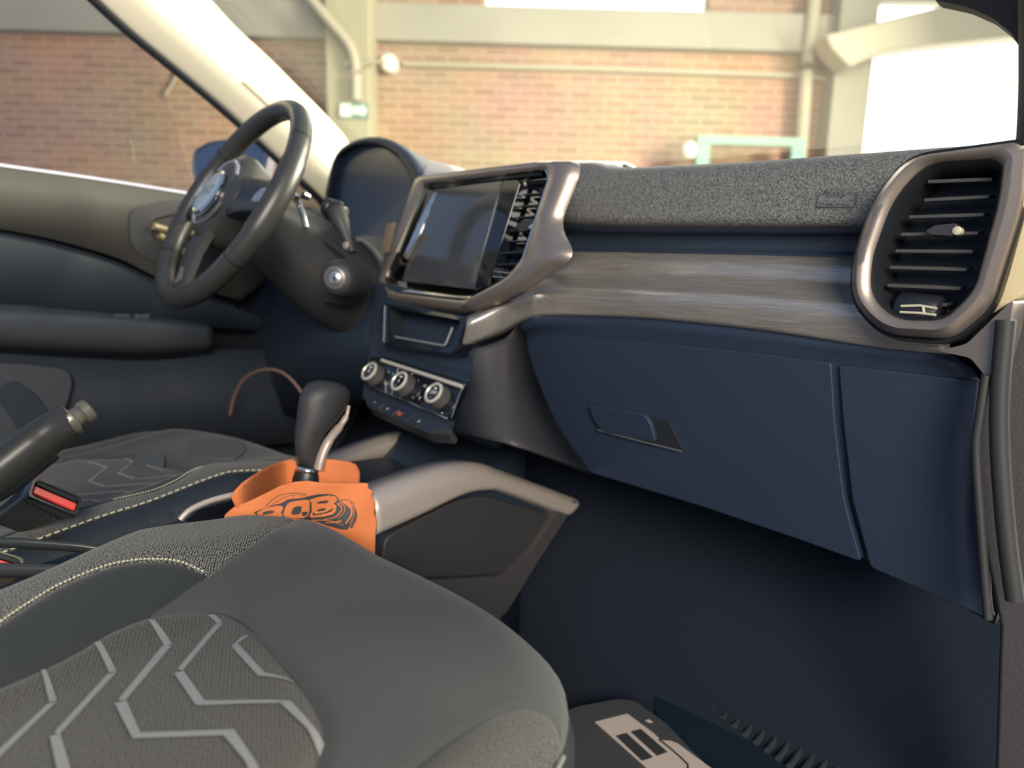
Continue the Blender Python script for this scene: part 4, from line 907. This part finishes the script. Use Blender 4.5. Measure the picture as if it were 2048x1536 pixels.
def cushion(name, label, tf, strips=True, cell=.007, outer=False):
    r = thing(name, label, 'car seat', tf(.37, .15, .5))
    S = SEAM; ins = S['ins']; st = S['stitch']
    # full-plan zone polygons (in passenger plan)
    x0, y0 = st[0]; xi, yi = ins[0]; xe, ye = ins[-1]
    bend = (x0+.005, -.13); ibk = (xi+.0, -.13)
    L_out = [(p.x, p.y) for p in cat([V(q) for q in ((.128, -.12), (.128, .1), (.124, .22), (.116, .32), (.104, .39), (.096, .425))], 40)]
    extA = (S['A1'][-1][0]-.03, S['A1'][-1][1]+.03)
    lines = []
    lines.append(OUTS); 
    L_st = [bend]+st
    L_A1 = S['A1']+[extA]
    L_A2 = S['A2']
    L_in = [ibk]+ins+[(xe+.01, -.13)]
    L_C = S['C']+[(.50, .10), (.50, -.13)]
    L_C = [(S['C'][0][0]+.05, S['C'][0][1]+.04)]+L_C
    pts = []; edges = []
    def addline(L, closed=False):
        n0 = len(pts)
        for p in L: pts.append(V((p[0], p[1])))
        for i in range(len(L)-1): edges.append((n0+i, n0+i+1))
        if closed: edges.append((len(pts)-1, n0))
    addline(OUTS, True)
    for L in (L_st, L_A1, L_A2, L_in, L_C): addline(L)
    if outer: addline(L_out)
    alls = [L_st, L_A1, L_A2, L_in, L_C]+([L_out] if outer else [])
    y = -.115; k = 0
    while y < .44:
        x = .09+(cell/2 if k % 2 else 0)
        while x < .66:
            if inside((x, y), OUTS) and dpoly((x, y), OUTS) > cell*.35: pts.append(V((x, y)))
            x += cell
        y += cell*.87; k += 1
    # extra rings near the rounded border
    cx, cy = .37, .1
    for f_ in (.0015, .004, .008, .014):
        for i in range(0, len(OUTS)):
            a, b = V(OUTS[i-1]), V(OUTS[(i+1) % len(OUTS)]); t = (b-a).normalized(); nrm = V((t.y, -t.x)); p = V(OUTS[i])+nrm*f_
            if inside(p, OUTS): pts.append(p)
    vv, _, ff, *_ = delaunay_2d_cdt(pts, edges, [], 0, 1e-6)
    Z = []
    for v in vv:
        if not (inside(v, OUTS) or dpoly(v, OUTS) < 1e-4): Z.append(None); continue
        d = dpoly(v, OUTS); z = zfull(v.x, v.y, d)
        ds = min(dpoly(v, L, False) for L in alls)
        z -= .0045*exp(-ds/.0045)
        if inside(v, L_in): z += .004*(1-exp(-dpoly(v, L_in, False)/.012))
        Z.append(z)
    insP = L_in; cP = L_C+[(.7, -.13), (.7, .5)]
    leftP = [(-.1, -.2), bend]+st+S['A1']+[extA, (-.1, .6)]
    e2 = S['A2'][-1]; kk = min(range(len(ins)), key=lambda i: (ins[i][0]-e2[0])**2+(ins[i][1]-e2[1])**2)
    sideP = [(-.1, -.2), ibk]+ins[:kk+1]+S['A2'][::-1]+S['A1']+[extA, (-.1, .6)]
    outP = [(-.1, -.2)]+[(L_out[0][0], -.2)]+L_out+[(L_out[-1][0], .6), (-.1, .6)]
    zones = {'centre_cushion': [], 'mesh_bolster': [], 'side_bolster': [], 'seat_insert': [], 'corner_bolster': [], 'outer_side': []}
    for f in ff:
        if any(Z[i] is None for i in f): continue
        c = sum((vv[i] for i in f), V((0, 0)))/len(f)
        if not inside(c, OUTS): continue
        if inside(c, insP): zn = 'seat_insert'
        elif inside(c, cP): zn = 'corner_bolster'
        elif outer and inside(c, outP): zn = 'outer_side'
        elif inside(c, leftP): zn = 'mesh_bolster'
        elif inside(c, sideP): zn = 'side_bolster'
        else: zn = 'centre_cushion'
        zones[zn].append(f)
    mm = {'centre_cushion': f_neo, 'mesh_bolster': f_mesh, 'side_bolster': f_side, 'seat_insert': f_ins, 'corner_bolster': f_ins, 'outer_side': f_skirt}
    def fin(v, z): return tf(v.x, v.y, z)
    for zn, fs in zones.items():
        if not fs: continue
        ids = sorted({i for f in fs for i in f}); mp = {i: k for k, i in enumerate(ids)}
        V3 = [fin(vv[i], Z[i]) for i in ids]; F3 = [tuple(mp[i] for i in f) for f in fs]; mats = [mm[zn]]; fmx = [0]*len(F3)
        if zn == 'seat_insert' and strips:
            mats.append(f_strip)
            for pl_ in STRIPS:
                A = []; B = []
                for (p, wd, sd) in pl_: 
                    A.append(p); B.append(wd)
                n0 = len(V3); k = 0
                for i in range(len(A)):
                    a = V(A[i]); b = V(B[i])
                    for q in (a, b):
                        hgt = zfull(q.x, q.y, dpoly(q, OUTS))+.004*(1-exp(-dpoly(q, L_in, False)/.012))-.0045*exp(-dpoly(q, L_in, False)/.0045)+.0008
                        V3.append(tf(q.x, q.y, hgt))
                for i in range(len(A)-1):
                    F3.append((n0+2*i, n0+2*i+2, n0+2*i+3, n0+2*i+1)); fmx.append(1)
        o = mesh(zn, V3, F3, mats, r, smooth=70, fm=fmx)
    # stitching on the yellow seam
    mb = MB(); Q = cat([V(p) for p in st], 300); i = 0
    while i < 294:
        a, b = Q[i], Q[i+3]
        pa, pb = [tf(q.x-.004*0, q.y+.0, zfull(q.x, q.y, dpoly(q, OUTS))-.0015) for q in (a, b)]
        mb.tube([pa, pa.lerp(pb, .5)+V((0, 0, .0008)), pb], .0008, 5); i += 6
    mb.out('stitching', thread, r, smooth=60)
    mb = MB(); P = [V(p) for p in OUTS if p[0] > .55 and 0.0 < p[1] < .39]
    if outer:
        mb = MB(); Q = cat([V((x-.002, y)) for x, y in L_out], 320)
        for i in range(0, 315, 5):
            mb.tube([tf(Q[k].x, Q[k].y, zfull(Q[k].x, Q[k].y, dpoly(Q[k], OUTS))-.001) for k in (i, i+1, i+3)], .0011, 5)
        mb.out('outer_stitching', thread, r, smooth=60)
    # skirt
    rim = [(x, y) for x, y in OUTS]
    z_ = lambda q: zfull(q[0], q[1], 0)
    Lp = [[tf(x, y, z_((x, y))) for x, y in rim]]
    for s_, dz in ((.004, -.02), (.004, -.08), (-.01, -.17), (-.02, -.22)):
        Lp.append([tf(x+(x-.37)*s_*4, y+(.02*s_/.004*.3 if y > .3 else 0), z_((x, y))+dz) for x, y in rim])
    MB().loft(Lp, True, False, True).out('skirt', f_skirt, r, smooth=60)
    # corner piping
    P = [q for q in OUTS if q[1] > .18 and q[1] < .345 and q[0] > .5]
    mb = MB(); mb.tube([tf(x+.003, y, zfull(x, y, 0)+.004) for x, y in P], .0016, 6); mb.out('piping', mat('piping_cloth', (.16, .16, .14), .8) if 'piping_cloth' not in MATS else MATS['piping_cloth'], r, smooth=60)
    return r
def c6(x, y): return (x/2.926, 1036+y/2.926)
# strips on the insert: each is a list of (left edge, right edge) pixel pairs from the photograph
SP_ = [
 [((860, 585), (900, 585)), ((960, 760), (1010, 745)), ((700, 1070), (735, 1085)), ((670, 1100), (735, 1085)), ((770, 1300), (825, 1270)), ((1360, 1250), (1300, 1285))][:0],
 [((865, 580), (905, 590)), ((965, 765), (1008, 745))], [((950, 760), (1008, 755)), ((690, 1080), (735, 1080))], [((672, 1098), (740, 1080)), ((775, 1300), (825, 1272))], [((775, 1304), (800, 1270)), ((1310, 1285), (1370, 1250))], [((1310, 1285), (1372, 1250)), ((1440, 1440), (1500, 1440)), ((1480, 1560), (1560, 1560))],
 [((1215, 560), (1255, 555)), ((1270, 625), (1305, 612))], [((1262, 628), (1305, 618)), ((1040, 895), (1070, 905))], [((1018, 920), (1075, 905)), ((1145, 1105), (1200, 1082))], [((1145, 1110), (1175, 1082)), ((1620, 1090), (1700, 1070))], [((1640, 1090), (1700, 1070)), ((1800, 1230), (1840, 1210)), ((1870, 1350), (1900, 1270))],
 [((1435, 680), (1455, 680)), ((1355, 755), (1385, 745))], [((1355, 758), (1395, 742)), ((1510, 930), (1550, 908))], [((1510, 930), (1545, 908)), ((1700, 935), (1730, 925))],
 [((545, 700), (585, 705)), ((640, 915), (685, 908))], [((630, 925), (685, 912)), ((315, 1270), (350, 1280))], [((292, 1290), (355, 1275)), ((330, 1460), (410, 1460)), ((350, 1700), (440, 1700))],
 [((235, 858), (265, 860)), ((290, 1090), (335, 1078))], [((280, 1100), (335, 1085)), ((-60, 1420), (-40, 1450))],
]
STRIPS = []
for pl_ in SP_:
    if not pl_: continue
    Q = []
    for i in range(len(pl_)-1):
        for k in range(7): 
            u = k/6; a = V(pl_[i][0]).lerp(V(pl_[i+1][0]), u); b = V(pl_[i][1]).lerp(V(pl_[i+1][1]), u)
            Q.append((onseat(*c6(*a), dz=.003), onseat(*c6(*b), dz=.003), 0))
    STRIPS.append(Q)
cushion('passenger_seat', 'black and grey cloth front passenger seat cushion with pale angular stripes, in the foreground', lambda x, y, z: V((x, y, z)))
cushion('driver_seat', 'dark cloth driver seat cushion beyond the handbrake and console', lambda x, y, z: V((-x+.01, y+.20, z-.040)), cell=.012, outer=True)

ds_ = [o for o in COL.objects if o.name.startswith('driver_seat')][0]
for pts in ([(226, 812), (300, 810), (313, 832), (300, 852), (262, 854)], [(385, 884), (485, 884), (492, 905), (470, 922), (370, 918)], [(262, 925), (300, 905), (330, 912), (328, 940), (250, 948)]):  # paler patches laid on the driver cushion
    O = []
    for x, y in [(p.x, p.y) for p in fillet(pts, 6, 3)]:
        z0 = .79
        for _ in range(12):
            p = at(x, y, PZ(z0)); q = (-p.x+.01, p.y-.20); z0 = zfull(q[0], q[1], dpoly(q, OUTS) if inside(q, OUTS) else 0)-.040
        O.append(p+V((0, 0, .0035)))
    MB().slab(O, V((0, 0, -.002))).out('pale_patch', mat('pale_patch_mat', (.085, .09, .09), .9) if 'pale_patch_mat' not in MATS else MATS['pale_patch_mat'], ds_)
# door seal and sill at the right edge
ds = thing('door_seal', 'grey rubber door seal running down beside the glove box at the right edge', 'door seal', (.7, .75, .6))
JP = PY(.762)
for pts, rr, m_ in (([(1972, 750), (1960, 830), (1952, 900), (1962, 1060), (1976, 1238)], .004, softblk), ([(2012, 640), (2000, 780), (2000, 900), (2012, 1060), (2030, 1200)], .008, softblk)):
    MB().tube(cat(ats(pts, JP), 24), rr, 10, upv=(0, 1, 0)).out('seal_strip', m_, ds, smooth=60)
slab('jamb_panel', [(1972, 752), (2030, 600), (2110, 600), (2110, 1700), (1985, 1700), (2000, 1250), (1960, 1050), (1952, 900)], PY(.80), .03, grain, ds, bevel=.004)
